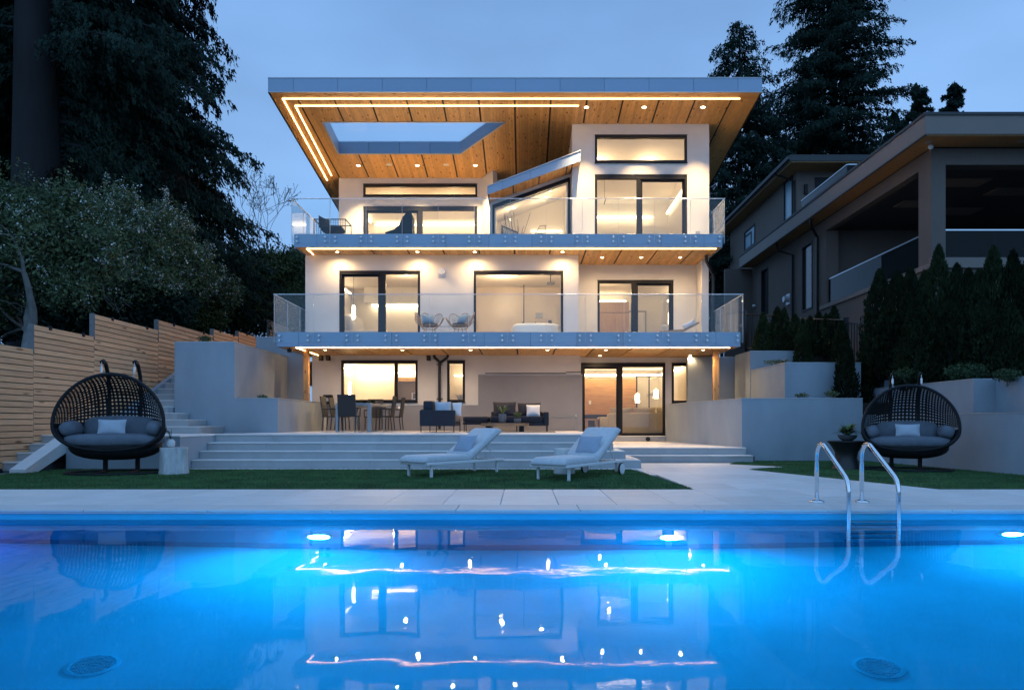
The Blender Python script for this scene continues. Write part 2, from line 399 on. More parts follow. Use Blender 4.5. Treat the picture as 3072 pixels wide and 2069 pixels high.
# weir skimmer line and underwater lights on the far wall
for i, X in enumerate((-2.24, 1.62, 5.36, -6.1)):
    d = MB(); d.lathe([(.15, 0), (.15, .02), (.125, .035), (.12, .035)], seg=28)
    d.v = [(x, -z, y) for x, y, z in d.v]
    fl = d.build('pool_light', M['white'], poolo, org=(0, 0, 0)); fl.location = Vector((X, PY1-.002, -1.17)) - OFF[poolo]; OFF[fl] = Vector((X, PY1-.002, -1.17))
    d = MB(); d.lathe([(.118, .036), (.10, .05), (.05, .056), (.001, .058)], seg=24); d.v = [(x, -z, y) for x, y, z in d.v]
    le = d.build('lens', M['pool_lens_violet'] if i == 3 else M['pool_lens'], fl, org=(0, 0, 0)); le.location = (0, 0, 0)
for X, Y in ((-2.8, 4.44), (2.32, 4.46)):
    d = MB(); d.lathe([(.165, -.01), (.16, .006), (.135, .009), (.128, .004)], X, Y, ZB, 36)
    dc = d.build('drain_cover', M['plaster'], poolo)
    d = MB()
    d.lathe([(.128, -.01), (.09, .003), (.01, .003)], X, Y, ZB, 32)
    for k in range(-8, 9):
        for j in range(-8, 9):
            if k*k + j*j < 40: d.box(X+k*.019-.006, X+k*.019+.006, Y+j*.019-.006, Y+j*.019+.006, ZB+.002, ZB+.012)
    d.build('grate', M['grate'], dc)
# water body
wm = bpy.data.materials.new('pool_water'); wm.use_nodes = True; t = wm.node_tree; t.nodes.clear(); n, l = t.nodes.new, t.links.new
o = n('ShaderNodeOutputMaterial')
geo = n('ShaderNodeNewGeometry')
def wnoise(sx, sy, scale, det):
    mp = n('ShaderNodeMapping'); mp.inputs['Scale'].default_value = (sx, sy, 1); l(geo.outputs['Position'], mp.inputs[0])
    q = n('ShaderNodeTexNoise'); q.inputs['Scale'].default_value = scale; q.inputs['Detail'].default_value = det; l(mp.outputs[0], q.inputs['Vector']); return q
n1 = wnoise(1, 1, 1.1, 2); n2 = wnoise(1., 1.5, 6.5, 3); n3 = wnoise(1, 1, .35, 1)
msk = n('ShaderNodeMapRange'); msk.inputs[1].default_value = .45; msk.inputs[2].default_value = .68; msk.inputs[3].default_value = .12; msk.inputs[4].default_value = 1.; l(n3.outputs[0], msk.inputs[0])
mm = n('ShaderNodeMath'); mm.operation = 'MULTIPLY'; l(n2.outputs[0], mm.inputs[0]); l(msk.outputs[0], mm.inputs[1])
ma = n('ShaderNodeMath'); ma.operation = 'MULTIPLY_ADD'; l(mm.outputs[0], ma.inputs[0]); ma.inputs[1].default_value = .16; l(n1.outputs[0], ma.inputs[2])
bp = n('ShaderNodeBump'); bp.inputs['Strength'].default_value = 1; bp.inputs['Distance'].default_value = .0042; l(ma.outputs[0], bp.inputs['Height']); 
# calm water: clear refraction under a softly rippled reflection
rf_b = n('ShaderNodeBsdfRefraction'); rf_b.inputs['IOR'].default_value = 1.333; rf_b.inputs['Roughness'].default_value = 0; l(bp.outputs[0], rf_b.inputs['Normal'])
gl_b = n('ShaderNodeBsdfGlossy'); gl_b.inputs['Roughness'].default_value = .022; l(bp.outputs[0], gl_b.inputs['Normal'])
fr_b = n('ShaderNodeFresnel'); fr_b.inputs[0].default_value = 1.333
mu_b = n('ShaderNodeMath'); mu_b.operation = 'MULTIPLY'; mu_b.inputs[1].default_value = .76; l(fr_b.outputs[0], mu_b.inputs[0])
mx_b = n('ShaderNodeMixShader'); l(mu_b.outputs[0], mx_b.inputs[0]); l(rf_b.outputs[0], mx_b.inputs[1]); l(gl_b.outputs[0], mx_b.inputs[2])
va = n('ShaderNodeVolumeAbsorption'); va.inputs['Color'].default_value = (.10, .82, .97, 1); va.inputs['Density'].default_value = .25
vs_ = n('ShaderNodeVolumeScatter'); vs_.inputs['Color'].default_value = (.02, .75, 1, 1); vs_.inputs['Density'].default_value = .035; vs_.inputs['Anisotropy'].default_value = .3
ads = n('ShaderNodeAddShader'); l(va.outputs[0], ads.inputs[0]); l(vs_.outputs[0], ads.inputs[1])
l(mx_b.outputs[0], o.inputs['Surface']); l(ads.outputs[0], o.inputs['Volume'])
d = MB(); d.box(PX0-.06, PX1+.06, PY0-.06, PY1+.06, ZB-.06, ZW)
tag(d.build('water', wm), kind='structure')

# deck round the pool: slab, coping and single tiles
slab = MB()
lawnL = [(-8.9, 9.78), (2.42, 9.78), (2.19, 13.8), (-6.9, 13.8), (-6.9, 13.88), (-9.25, 13.88), (-9.6, 12.9)]
for x0, x1, y0, y1 in rects_minus(-10.2, 9.4, -3., 16.3, [(PX0-.02, PX1+.02, PY0-.02, PY1+.02)]):
    slab.add([(x0,y0,-.03),(x1,y0,-.03),(x1,y1,-.03),(x0,y1,-.03)], [(0,1,2,3)])
patio = tag(slab.build('patio', M['grout']), kind='structure')
TW = .68; GAP = .008
x = -8.9
k = 0
while x < 8.3:
    d = MB(); d.box(x+GAP/2, x+2*TW-GAP/2, PY1-.03, 7.945, -.028, 0., .004); d.build('coping_stone', M['coping'], patio); x += 2*TW
tiles = {}
def tile(x0, x1, y0, y1, z=0., nm='tile', mt='tile', par=None, th=.026):
    key = (round(x1-x0, 3), round(y1-y0, 3), nm, mt)
    c = ((x0+x1)/2, (y0+y1)/2, z-th/2)
    if key in tiles: return inst(tiles[key], c, par or patio, nm)
    q = MB().box(x0+GAP/2, x1-GAP/2, y0+GAP/2, y1-GAP/2, z-th, z, .002).build(nm, M[mt], par or patio, org=c); tiles[key] = q; return q
offx = wx(1150+410*.4296, 7.97)            # one joint of the front row
j0 = offx - 14*TW
for r, (ya, yb) in enumerate(((7.945, 8.86), (8.86, 9.775))):
    for k in range(30):
        x0 = j0 + k*TW
        if -10.15 < x0 < 8.7: tile(x0, x0+TW, ya, yb)
xr = j0 + 16*TW
while xr < 2.42-.01: xr += TW
for r in range(8):
    ya = 9.775 + r*.915; yb = min(ya+.915, 16.32)
    if yb-ya < .2: continue
    for k in range(-1, 10):
        x0 = xr + k*TW; x1 = x0+TW
        edge = 6.4 - .0*(r)                                  # the turf under the second swing starts here
        if x0 < 2.2 - .0 and ya < 13.8:
            x0 = 2.43 if ya < 12 else 2.32
        if x1 - x0 < .05: continue
        lim = 4.9 + max(0, (9.9-ya))*1.3 if ya > 9.7 else 9
        if ya > 14 and x0 > 5.6: continue
        if ya > 10.6 and x0 > 6.0: continue
        if ya > 9.7 and x0 > 7.6: continue
        tile(x0, x1, ya, yb)
for k in range(14):                                           # narrow strip between turf and the wide steps
    x0 = -6.95 + k*TW
    tile(x0, min(x0+TW, 2.3), 13.85, 14.34)

# artificial turf: backing sheets and blades
def inpoly(px, py, poly):
    ins = np.zeros(len(px), bool); j = len(poly)-1
    for i in range(len(poly)):
        xi, yi = poly[i]; xj, yj = poly[j]
        c = ((yi > py) != (yj > py)) & (px < (xj-xi)*(py-yi)/(yj-yi+1e-12)+xi); ins ^= c; j = i
    return ins
lawnR = [(6.05, 9.78), (9.35, 9.78), (9.0, 12.2), (8.42, 16.88), (4.65, 16.3), (5.42, 16.88), (5.6, 15.2), (5.1, 14.3), (5.2, 12.9)]
lawnR = [(5.95, 9.78), (9.3, 9.78), (8.98, 12.24), (8.4, 16.88), (5.45, 16.88), (4.75, 15.7), (5.75, 14.7), (4.6, 13.9)]
for nm, poly, cnt in (('lawn', lawnL, 110000), ('lawn', lawnR, 50000)):
    d = MB(); d.prism(poly, -.02, .006)
    lo = tag(d.build(nm, M['turf']), kind='structure')
    P = np.array(poly); mn, mx = P.min(0), P.max(0)
    pts = np.random.rand(cnt*2, 2)*(mx-mn)+mn; pts = pts[inpoly(pts[:, 0], pts[:, 1], poly)][:cnt]
    q = len(pts); base = np.c_[pts, np.full(q, .004)]
    a = np.random.rand(q)*6.283; wv = np.c_[np.cos(a), np.sin(a), np.zeros(q)]*.006
    tip = base + np.c_[np.random.randn(q, 2)*.012, .018+.016*np.random.rand(q)]
    V = np.stack([base-wv, base+wv, tip], 1).reshape(-1, 3)
    gr = npmesh('turf_blades', V, 3, M['grass'], lo, (P.mean(0)[0], P.mean(0)[1], 0)); gr['kind'] = 'stuff'

# ------------------------------------------------------------------ terrace, steps
H = .173
TER = 4*H
body = MB()
body.box(-7.0, 1.76, 15.48, 22.6, -.05, TER-.004)
body.box(-10.3, -7.0, 14.62, 17.0, -.05, TER-.004); body.box(-9.25, -7.0, 13.9, 14.62, -.05, TER-.004)
body.box(-7.0, 1.76, 17., 22.6, -.3, -.06)
terr = tag(body.build('terrace', M['tile']), kind='structure')
d = MB(); d.box(1.76, 1.97, 15.2, 22.7, -.05, 3*H-.004); d.box(1.97, 5.6, 22.5, 23.2, -.05, 3*H-.004); d.build('door_landing', M['tile'], terr)
d = MB(); d.box(1.97, 5.4, 16.72, 22.5, -.05, 2*H-.004); lp = d.build('side_patio', M['tile'], terr)
# landing face toward the lawn, stucco
d = MB(); d.box(-9.3, -6.985, 13.885, 13.899, 0, TER-.03); d.box(-7.0, -6.985, 13.9, 15.5, 0, TER-.03); d.build('stucco_face', M['stucco_grey'], terr)
d = MB(); d.box(-9.3, -6.97, 13.87, 15.5, TER-.03, TER, .003); d.build('edge_slab', M['tile'], terr)
# pale nosing slab along the terrace edge
def step(x0, x1, yf, tread, zt, cut, wrap=False):
    "one step: riser tiles and tread slabs; cut is the first joint"
    xs = [x0]; q = cut
    while q < x1 - .1:
        if q > x0 + .05: xs.append(q)
        q += 1.215
    xs.append(x1)
    for a_, b_ in zip(xs, xs[1:]):
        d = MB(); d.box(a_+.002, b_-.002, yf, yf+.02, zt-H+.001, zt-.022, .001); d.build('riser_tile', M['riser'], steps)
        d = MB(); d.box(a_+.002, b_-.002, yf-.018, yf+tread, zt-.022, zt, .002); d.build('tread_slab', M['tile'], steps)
core = MB()
for i, (xe, yf) in enumerate(((2.46, 14.36), (2.19, 14.73), (1.97, 15.10))):
    core.box(-6.98, xe-.02, yf+.021, 15.47, i*H-.03, (i+1)*H-.023)
steps = tag(core.build('wide_steps', M['grout']), kind='structure')
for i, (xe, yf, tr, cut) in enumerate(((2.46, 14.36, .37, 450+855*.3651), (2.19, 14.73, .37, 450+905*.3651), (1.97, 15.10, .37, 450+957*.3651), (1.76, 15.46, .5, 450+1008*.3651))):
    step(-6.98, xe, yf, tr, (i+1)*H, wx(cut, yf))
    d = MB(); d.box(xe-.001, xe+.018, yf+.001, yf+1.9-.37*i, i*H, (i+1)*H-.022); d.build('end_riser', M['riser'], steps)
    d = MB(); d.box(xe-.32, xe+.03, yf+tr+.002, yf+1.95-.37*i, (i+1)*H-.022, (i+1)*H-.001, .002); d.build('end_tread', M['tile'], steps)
core = MB(); core.box(2.0, 5.55, 16.36, 16.8, -.03, H-.023)
steps = tag(core.build('side_steps', M['grout']), kind='structure')
step(2.2, 5.5, 16.34, .36, H, 3.3); step(2.0, 5.45, 16.7, .9, 2*H, 3.3)
step(1.99, 5.1, 22.48, .5, 3*H, 3.1)
d = MB(); d.lathe([(.075, 0), (.075, .02), (.06, .025)], seg=20); d.v = [(x+4.1, 22.478-z, y+.42) for x, y, z in d.v]; d.build('round_vent', M['blackpipe'], steps)
# left stairs up along the fence
core = MB()
for i in range(9):
    yf = 16.85 + .35*i; z = TER + (i+1)*H; xr_ = (-8.0, -8.46, -8.93)[i] if i < 3 else -9.32
    core.box(-10.15, xr_-.02, yf+.021, yf+.372 if i < 8 else 22, TER-.3, z-.023)
steps = tag(core.build('side_stairs', M['grout']), kind='structure')
for i in range(9):
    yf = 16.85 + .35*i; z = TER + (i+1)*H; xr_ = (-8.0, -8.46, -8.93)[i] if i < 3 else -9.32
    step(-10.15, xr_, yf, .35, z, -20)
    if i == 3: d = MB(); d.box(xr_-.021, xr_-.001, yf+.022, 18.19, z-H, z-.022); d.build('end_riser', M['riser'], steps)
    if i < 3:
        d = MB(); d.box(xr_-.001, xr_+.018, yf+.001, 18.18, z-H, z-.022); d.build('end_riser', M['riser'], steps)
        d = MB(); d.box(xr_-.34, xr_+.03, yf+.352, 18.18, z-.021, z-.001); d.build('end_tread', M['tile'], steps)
d = MB(); d.extx([(16.9, TER), (20.2, TER+9*H+.05), (20.2, TER+9*H+.25), (16.9, TER+.3), (16.75, TER+.2), (16.75, TER)], -10.27, -10.14); d.build('stringer', M['stucco_grey'], steps)
# lower left stairs from the deck to the landing
core = MB()
for i in range(3): core.box(-10.95, -9.62, 13.52+.36*i, 14.62, -.05+i*H, (i+1)*H-.023)
steps = tag(core.build('lower_stairs', M['grout']), kind='structure')
for i in range(4): step(-10.95, -9.62, 13.5+.36*i, .37, (i+1)*H, -20)
d = MB(); d.extx([(12.75, 0), (13.05, 0), (14.7, TER-.02), (14.7, TER+.16), (14.45, TER+.16), (12.75, .08)], -9.6, -9.3); d.build('sloped_kerb', M['concrete'], steps)
d = MB(); d.extx([(13.1, 0), (14.9, 0), (14.9, TER+.42), (14.4, TER+.42), (13.1, .32)], -11.2, -10.96); d.build('stringer', M['stucco_grey'], steps)

# ------------------------------------------------------------------ retaining walls
def rwall(poly, z0, z1, label, cap=True, name='retaining_wall'):
    d = MB(); d.prism(poly, z0, z1); o = d.build(name, M['stucco_grey'])
    tag(o, label, 'retaining wall', 'grey stucco retaining walls')
    if cap:
        d = MB(); cx = sum(p[0] for p in poly)/len(poly); cy_ = sum(p[1] for p in poly)/len(poly)
        P2 = []
        for x_, y_ in poly: P2.append((x_ + math.copysign(.008, x_-cx), y_ + math.copysign(.008, y_-cy_)))
        d.prism(P2, z1+.0005, z1+.014); d.build('cap_trim', M['trim'], o)
    return o
d = MB(); d.extr([(-9.3, TER-.1), (-6.55, TER-.1), (-6.55, 1.6), (-7.7, 1.6), (-7.7, 3.1), (-9.3, 3.1)], 18.2, 18.42)
o = tag(d.build('retaining_wall', M['stucco_grey']), 'tall stepped grey stucco wall between the side stairs and the dining table', 'retaining wall', 'grey stucco retaining walls')
d = MB(); d.box(-6.77, -6.55, 18.42, 22.41, TER-.1, 1.6); d.build('side_wall', M['stucco_grey'], o)
d = MB(); d.box(-7.92, -7.7, 18.42, 22.3, TER-.1, 3.1); d.build('side_wall', M['stucco_grey'], o)
d = MB(); d.box(-9.3, -9.08, 18.42, 22.3, TER-.1, 3.1); d.build('side_wall', M['stucco_grey'], o)
d = MB(); d.box(-9.31, -7.69, 18.19, 18.43, 3.1005, 3.114); d.box(-7.69, -6.54, 18.19, 18.43, 1.6005, 1.614); d.box(-6.78, -6.54, 18.431, 22.41, 1.6005, 1.614); d.box(-7.93, -7.69, 18.431, 22.3, 3.1005, 3.114); d.build('cap_trim', M['trim'], o)
d = MB(); d.box(-9.08, -7.92, 18.42, 22.3, 2.6, 2.98); tag(d.build('planting_bed', M['soil']), kind='structure')
d = MB(); d.box(-7.7, -6.77, 18.42, 22.3, 1.2, 1.48); tag(d.build('planting_bed', M['soil']), kind='structure')
rwall([(-8.75, 22.35), (-7.2, 22.35), (-7.2, 22.6), (-8.75, 22.6)], .5, 3.75, 'high grey stucco wall just left of the house, behind the balcony end')
# right hand terraces
d = MB(); d.prism([(5.41, 16.9), (8.4, 16.9), (8.4, 17.15), (5.62, 17.15), (4.92, 22.4), (4.68, 22.4)], -.05, 1.55)
o = tag(d.build('retaining_wall', M['stucco_grey']), 'long low grey stucco wall behind the black planter, bending back to the house', 'retaining wall', 'grey stucco retaining walls')
d = MB(); d.prism([(5.40, 16.89), (8.4, 16.89), (8.4, 17.16), (5.63, 17.16), (4.93, 22.4), (4.67, 22.4)], 1.5505, 1.565); d.build('cap_trim', M['trim'], o)
rwall([(8.4, 16.9), (9.0, 12.2), (9.65, 7.0), (9.9, 7.0), (9.25, 12.2), (8.65, 16.9)], -.05, 1.13, 'low grey stucco side wall right behind the second swing chair')
rwall([(6.9, 18.0), (8.9, 18.0), (8.9, 18.22), (7.12, 18.22), (7.12, 20.7), (6.9, 20.7)], 1.4, 2.53, 'middle grey stucco planter block in front of the small hedge')
rwall([(6.88, 20.7), (8.5, 20.7), (8.5, 20.92), (7.1, 20.92), (7.1, 22.2), (6.88, 22.2)], 1.4, 3.12, 'upper grey stucco planter block next to the balcony corner')
rwall([(5.4, 22.42), (7.1, 22.42), (7.1, 22.62), (5.4, 22.62)], 1.2, 3.1, 'narrow grey stucco wall behind the wooden post beside the house')
rwall([(9.78, 18.5), (12, 18.5), (12, 18.72), (10.0, 18.72), (10.0, 20.4), (9.78, 20.4)], 1.4, 2.34, 'short grey stucco planter wall below the black metal fence')
rwall([(9.28, 14.07), (9.74, 14.07), (10.1, 9.0), (10.35, 9.0), (9.96, 14.3), (9.5, 14.3), (9.5, 18.4), (9.28, 18.4)], .9, 1.85, 'stepped grey stucco planter wall under the tall hedge by the swing chair')
for x0, x1, y0, y1, z in ((5.65, 9.8, 17.16, 18.6, 1.45), (7.12, 9.8, 18.22, 20.7, 2.4), (7.1, 9.78, 20.9, 26, 3.0), (9.99, 14, 18.72, 26, 2.25), (9.5, 14, 14.3, 18.5, 1.75), (6., 7.1, 17.2, 22.4, 1.4)):
    d = MB(); d.box(x0, x1, y0, y1, z-.3, z+random.random()*.01); tag(d.build('planting_bed', M['soil']), kind='structure')
d = MB(); d.prism([(5.55, 17.2), (6., 17.2), (6., 22.4), (4.95, 22.4)], 1.1, 1.402); tag(d.build('planting_bed', M['soil']), kind='structure')
d = MB(); d.box(9.98, 14, 6, 14.3, 1.2, 1.72); tag(d.build('planting_bed', M['soil']), kind='structure')
# sloping garden behind the cedar fence and behind the houses
d = MB()
d.add([(-80, 6, 2.), (-10.6, 6, 1.2), (-10.6, 30, 3.4), (-80, 34, 5)], [(0, 1, 2, 3)]); d.add([(-80, 33.9, 5), (-10.6, 30, 3.4), (60, 36, 3.3), (60, 120, 6), (-80, 120, 8)], [(0, 1, 2, 3, 4)])
d.add([(-10.6, 6, 1.2), (-10.6, 6, -.05), (-10.6, 30, -.05), (-10.6, 30, 3.4)], [(0, 1, 2, 3)])
d.add([(-10.6, 30, 3.4), (-10.6, 26, 3.1), (-7.2, 22.65, 3.0), (-7.2, 31, 3.4)], [(0, 1, 2, 3)])
tag(d.build('hillside', M['ground']), kind='structure')
# ------------------------------------------------------------------ the house
house = thing('house', 'three storey white stucco house with wooden soffits, glass balconies and lit windows', 'house', (0, 22.42, TER))
def wall(name, x0, x1, z0, z1, y, holes=(), th=.24, m_='stucco', par=house):
    d = MB()
    for a, b_, c, e_ in rects_minus(x0, x1, z0, z1, list(holes)): d.box(a, b_, y, y+th, c, e_)
    return d.build(name, M[m_], par)
YA, YB, YC = 22.42, 23.84, 26.5
Wg = [(-5.98, -3.47, 1.634, 2.986), (-2.5, -1.915, 1.634, 2.986)]
Wf = [(1.94, 4.80, .53, 2.96), (5.02, 5.89, 1.63, 2.96)]
Wm = [(-6.04, -3.39, 3.60, 5.92), (-1.63, 1.31, 3.60, 5.92)]
Wr = [(2.59, 5.24, 3.60, 5.91)]
Wt = [(-6.21, -1.79, 9.73, 10.2), (-6.21, -1.79, 6.89, 9.32)]
WR = [(2.4, 5.49, 9.67, 10.58), (2.4, 5.49, 6.89, 9.25)]
wall('wall', -6.94, 1.89, TER-.1, 3.4, YA, Wg)
wall('wall', -7.16, 1.81, 3.4, 6.6, YA, Wm)
wall('wall', 1.89, 6.0, .3, 3.4, 23.1, Wf)
wall('wall', 1.81, 6.04, 3.4, 6.6, YB, Wr)
wall('wall', -7.16, -1.62, 6.6, 10.9, YC, Wt)
wall('wall', 1.64, 6.235, 6.6, 11.3, 22.9, WR)
d = MB()
d.box(-6.94, -6.7, YA+.241, 31, TER-.1, 3.4); d.box(-7.16, -6.92, YA+.241, 31, 3.401, 6.6); d.box(-7.16, -6.92, YC+.241, 31, 6.601, 10.4)
d.box(1.65, 1.88, YA+.241, 23.34, TER-.1, 3.4); d.box(1.57, 1.809, YA+.241, 24.1, 3.401, 6.6)
d.box(6.04, 6.265, 23.08, 31, 3.3, 6.6); d.box(5.76, 6.0, 23.341, 31, .3, 3.4)
d.box(5.995, 6.235, 23.141, 31, 6.601, 10.9); d.box(1.64, 1.86, 23.141, 27, 6.601, 11.2)
d.box(-7.16, 6.26, 31.01, 31.2, .3, 10)
d.build('side_wall', M['stucco'], house)
# angled wall and bay behind the small canopy
d = MB(); d.prism([(-1.62, 26.5), (-1.16, 25.9), (-1.0, 26.05), (-1.0, 26.74), (-1.62, 26.74)], 6.6, 10.9); d.prism([(-1.0, 26.6), (1.64, 26.6), (1.64, 26.8), (-1.0, 26.8)], 6.6, 10.9)
d.build('bay_wall', M['stucco'], house)
d = MB(); d.extr([(-1.12, 6.85), (-1.06, 6.85), (-1.06, 8.40), (1.60, 9.36), (1.64, 6.85), (1.639, 6.85), (1.639, 9.62), (-1.12, 8.62)], 23.38, 23.55); d.box(-1.16, -1.0, 23.55, 25.95, 6.6, 8.62)
d.build('bay_wall', M['stucco'], house)
# proud plinth panel on the ground floor
d = MB(); d.box(-6.45, -1.48, YA-.07, YA-.001, TER-.05, 1.53); d.build('plinth', M['plinth'], house)
d = MB(); d.box(-1.479, 1.93, YA-.07, YA-.001, TER-.05, 2.525); d.box(1.895, 1.93, YA, 23.09, TER-.05, 2.525); d.build('plinth', M['plinth'], house)
d = MB(); d.box(-6.45, -1.48, YA-.075, YA-.001, 1.5305, 1.54); d.box(-1.485, 1.935, YA-.075, YA-.001, 2.5255, 2.536); d.box(-1.489, -1.4795, YA-.075, YA-.001, 1.541, 2.525); d.build('flashing', M['trim'], house)
d = MB(); d.box(-1.25, 1.4, YA-.03, YA-.002, 2.56, 2.585); d.box(1.4, 1.93, YA-.03, YA-.002, 2.61, 2.63); d.build('shadow_gap', M['joint'], house)

def window(x0, x1, z0, z1, y, mull=(), name='window', fr=.075, slide=None, top=.09):
    d = MB(); ya, yb = y-.015, y+.10
    d.box(x0, x0+fr, ya, yb, z0, z1); d.box(x1-fr, x1, ya, yb, z0, z1)
    d.box(x0+fr, x1-fr, ya, yb, z1-top, z1); d.box(x0+fr, x1-fr, ya, yb, z0, z0+fr)
    xs = [x0+fr]
    for mxx, mw in mull:
        d.box(mxx-mw/2, mxx+mw/2, ya+.005, yb+.005, z0+fr, z1-top); xs += [mxx-mw/2, mxx+mw/2]
    xs.append(x1-fr)
    o = d.build(name, M['black'], house)
    d = MB(); d.box(x0-.012, x1+.012, y-.03, y-.0155, z1+.001, z1+.02); d.build('head_flashing', M['black'], o)
    d = MB(); d.box(x0-.012, x1+.012, y-.045, y-.0155, z0-.03, z0-.002); d.build('sill', M['black'], o)
    for i in range(0, len(xs), 2):
        a, b_ = xs[i], xs[i+1]; yy = y+.05
        if slide == i//2:                      # the moving leaf has a sash of its own
            s_ = MB(); q = .07; yy = y+.085
            s_.box(a, a+q, yy-.02, yy+.03, z0+fr, z1-top); s_.box(b_-q, b_, yy-.02, yy+.03, z0+fr, z1-top)
            s_.box(a+q, b_-q, yy-.02, yy+.03, z1-top-q, z1-top); s_.box(a+q, b_-q, yy-.02, yy+.03, z0+fr, z0+fr+q)
            s_.build('sash', M['black'], o)
        p = MB(); p.add([(a, yy, z0+fr), (b_, yy, z0+fr), (b_, yy, z1-top), (a, yy, z1-top)], [(0, 1, 2, 3)]); p.build('pane', M['glass'], o)
    return o
window(*Wg[0], YA, [(-4.18, .11)]); window(*Wg[1], YA)
window(*Wf[0], 23.1, [(3.29, .13)], 'sliding_door', slide=0, top=.12); window(*Wf[1], 23.1)
window(*Wm[0], YA, [(-4.62, .19)], 'sliding_door', slide=0); window(*Wm[1], YA, top=.1)
window(*Wr[0], YB, [(3.86, .17)], 'sliding_door', slide=1)
window(*Wt[0], YC, top=.1); window(*Wt[1], YC, [(-4.0, .17)], 'sliding_door', slide=0, fr=.1, top=.14)
window(*WR[0], 22.9, top=.09); window(*WR[1], 22.9, [(3.87, .13)], 'sliding_door', slide=1, top=.13)
# bay window with a raking head
d = MB(); d.extr([(-1.06, 6.9), (-.99, 6.9), (-.99, 8.32), (1.53, 9.22), (1.53, 6.9), (1.6, 6.9), (1.6, 9.355), (-1.06, 8.40)], 23.36, 23.5)
bw = d.build('bay_window', M['black'], house)
d = MB(); d.add([(-.99, 23.43, 6.9), (1.53, 23.43, 6.9), (1.53, 23.43, 9.22), (-.99, 23.43, 8.32)], [(0, 1, 2, 3)]); d.build('pane', M['glass'], bw)
d = MB(); d.extr([(-.989, 7.0), (-.95, 7.0), (-.95, 8.28), (1.49, 9.15), (1.49, 7.0), (1.529, 7.0), (1.529, 9.21), (-.989, 8.31)], 23.502, 23.56); d.build('inner_frame', M['roomwhite'], bw)

# ---- roof
SL = .145; RF = 21.2; RZ = 11.21
def sz(x, y): return RZ - SL*(y - RF)
RX0, RX1, RB = -7.91, 7.4, 31.2
OP = [(-6.7, 22.8), (-.61, 22.8), (-2.27, 24.73), (-6.7, 24.73)]
parts = [[(RX0, RF+.02), (RX1, RF+.02), (RX1, 22.8), (RX0, 22.8)], [(RX0, 22.8), (-6.7, 22.8), (-6.7, 24.73), (RX0, 24.73)],
         [(-.61, 22.8), (RX1, 22.8), (RX1, 24.73), (-2.27, 24.73)], [(RX0, 24.73), (RX1, 24.73), (RX1, RB), (RX0, RB)]]
d = MB()
for p in parts:
    nn = len(p); d.add([(x, y, sz(x, y)+.425) for x, y in p], [tuple(range(nn))]); d.add([(x, y, sz(x, y)+.05) for x, y in p], [tuple(range(nn))[::-1]])
roof = d.build('roof', M['dark_roof'], house)
d = MB()
for p in parts: d.add([(x, y, sz(x, y)+.03) for x, y in p], [tuple(range(len(p)))[::-1]])
d.build('soffit_backing', M['backing'], roof)
# fascia panels, front and both sides
def fascia_row(x0, x1, joints, y, z0, z1, par, g=.008, th=.02):
    xs = [x0] + [j for j in joints if x0+.02 < j < x1-.02] + [x1]
    for a, b_ in zip(xs, xs[1:]):
        d = MB(); d.box(a+g/2, b_-g/2, y-th, y, z0, z1, .002); d.build('fascia_panel', M['metal'], par)
    d = MB(); d.box(x0+.01, x1-.01, y+.001, y+.01, z0+.004, z1-.004); d.build('fascia_backing', M['joint'], par)
fascia_row(RX0, RX1, [-7.14+1.38*k for k in range(12)], RF, RZ+.005, RZ+.425, roof)
d = MB(); d.box(RX0-.015, RX1+.015, RF-.035, RF+.06, RZ+.4255, RZ+.445); d.box(RX0-.005, RX1+.005, RF-.026, RF+.02, RZ-.012, RZ+.004); d.build('drip_edge', M['trim'], roof)
for sx in (RX0, RX1):
    yy = RF
    while yy < RB-.1:
        ye = min(yy+1.38, RB); d = MB(); o_ = .02 if sx > 0 else -.02
        d.extx([(yy+.004, sz(0, yy)+.004), (ye-.004, sz(0, ye)+.004), (ye-.004, sz(0, ye)+.425), (yy+.004, sz(0, yy)+.425)], min(sx, sx+o_), max(sx, sx+o_)); d.build('fascia_panel', M['metal'], roof); yy = ye
    d = MB(); a, b_ = (sx-.03, sx+.025) if sx > 0 else (sx-.025, sx+.03)
    d.extx([(RF, RZ-.012), (RB, sz(0, RB)-.012), (RB, sz(0, RB)+.003), (RF, RZ+.003)], a, b_); d.build('drip_edge', M['joint'], roof)
# lining of the roof opening
def quadwall(par, name, m_, a, b_, zlo, zhi, th=.02):
    (xa, ya), (xb, yb) = a, b_; L_ = math.hypot(xb-xa, yb-ya); nx, ny = -(yb-ya)/L_*th, (xb-xa)/L_*th
    d = MB(); P = [(xa, ya), (xb, yb), (xb+nx, yb+ny), (xa+nx, ya+ny)]
    d.prism(P, lambda x, y: sz(x, y)+zlo, lambda x, y: sz(x, y)+zhi); return d.build(name, M[m_], par)
ed = list(zip(OP, OP[1:]+OP[:1]))
for (a, b_), nsp in zip(ed, (5, 2, 4, 2)):
    a, b_ = b_, a
    for k in range(nsp):
        f0, f1 = k/nsp+.0015, (k+1)/nsp-.0015
        quadwall(roof, 'lining_panel', 'metal', (a[0]+(b_[0]-a[0])*f0, a[1]+(b_[1]-a[1])*f0), (a[0]+(b_[0]-a[0])*f1, a[1]+(b_[1]-a[1])*f1), -.003, .44, -.02)
    quadwall(roof, 'opening_trim', 'trim', a, b_, -.02, -.004, .03)
d = MB(); ins = [(-6.69, 22.81), (-.64, 22.81), (-2.28, 24.72), (-6.69, 24.72)]
d.add([(x, y, sz(x, y)+.41) for x, y in ins], [(0, 1, 2, 3)]); d.build('skylight_pane', M['sky_glass'], roof)
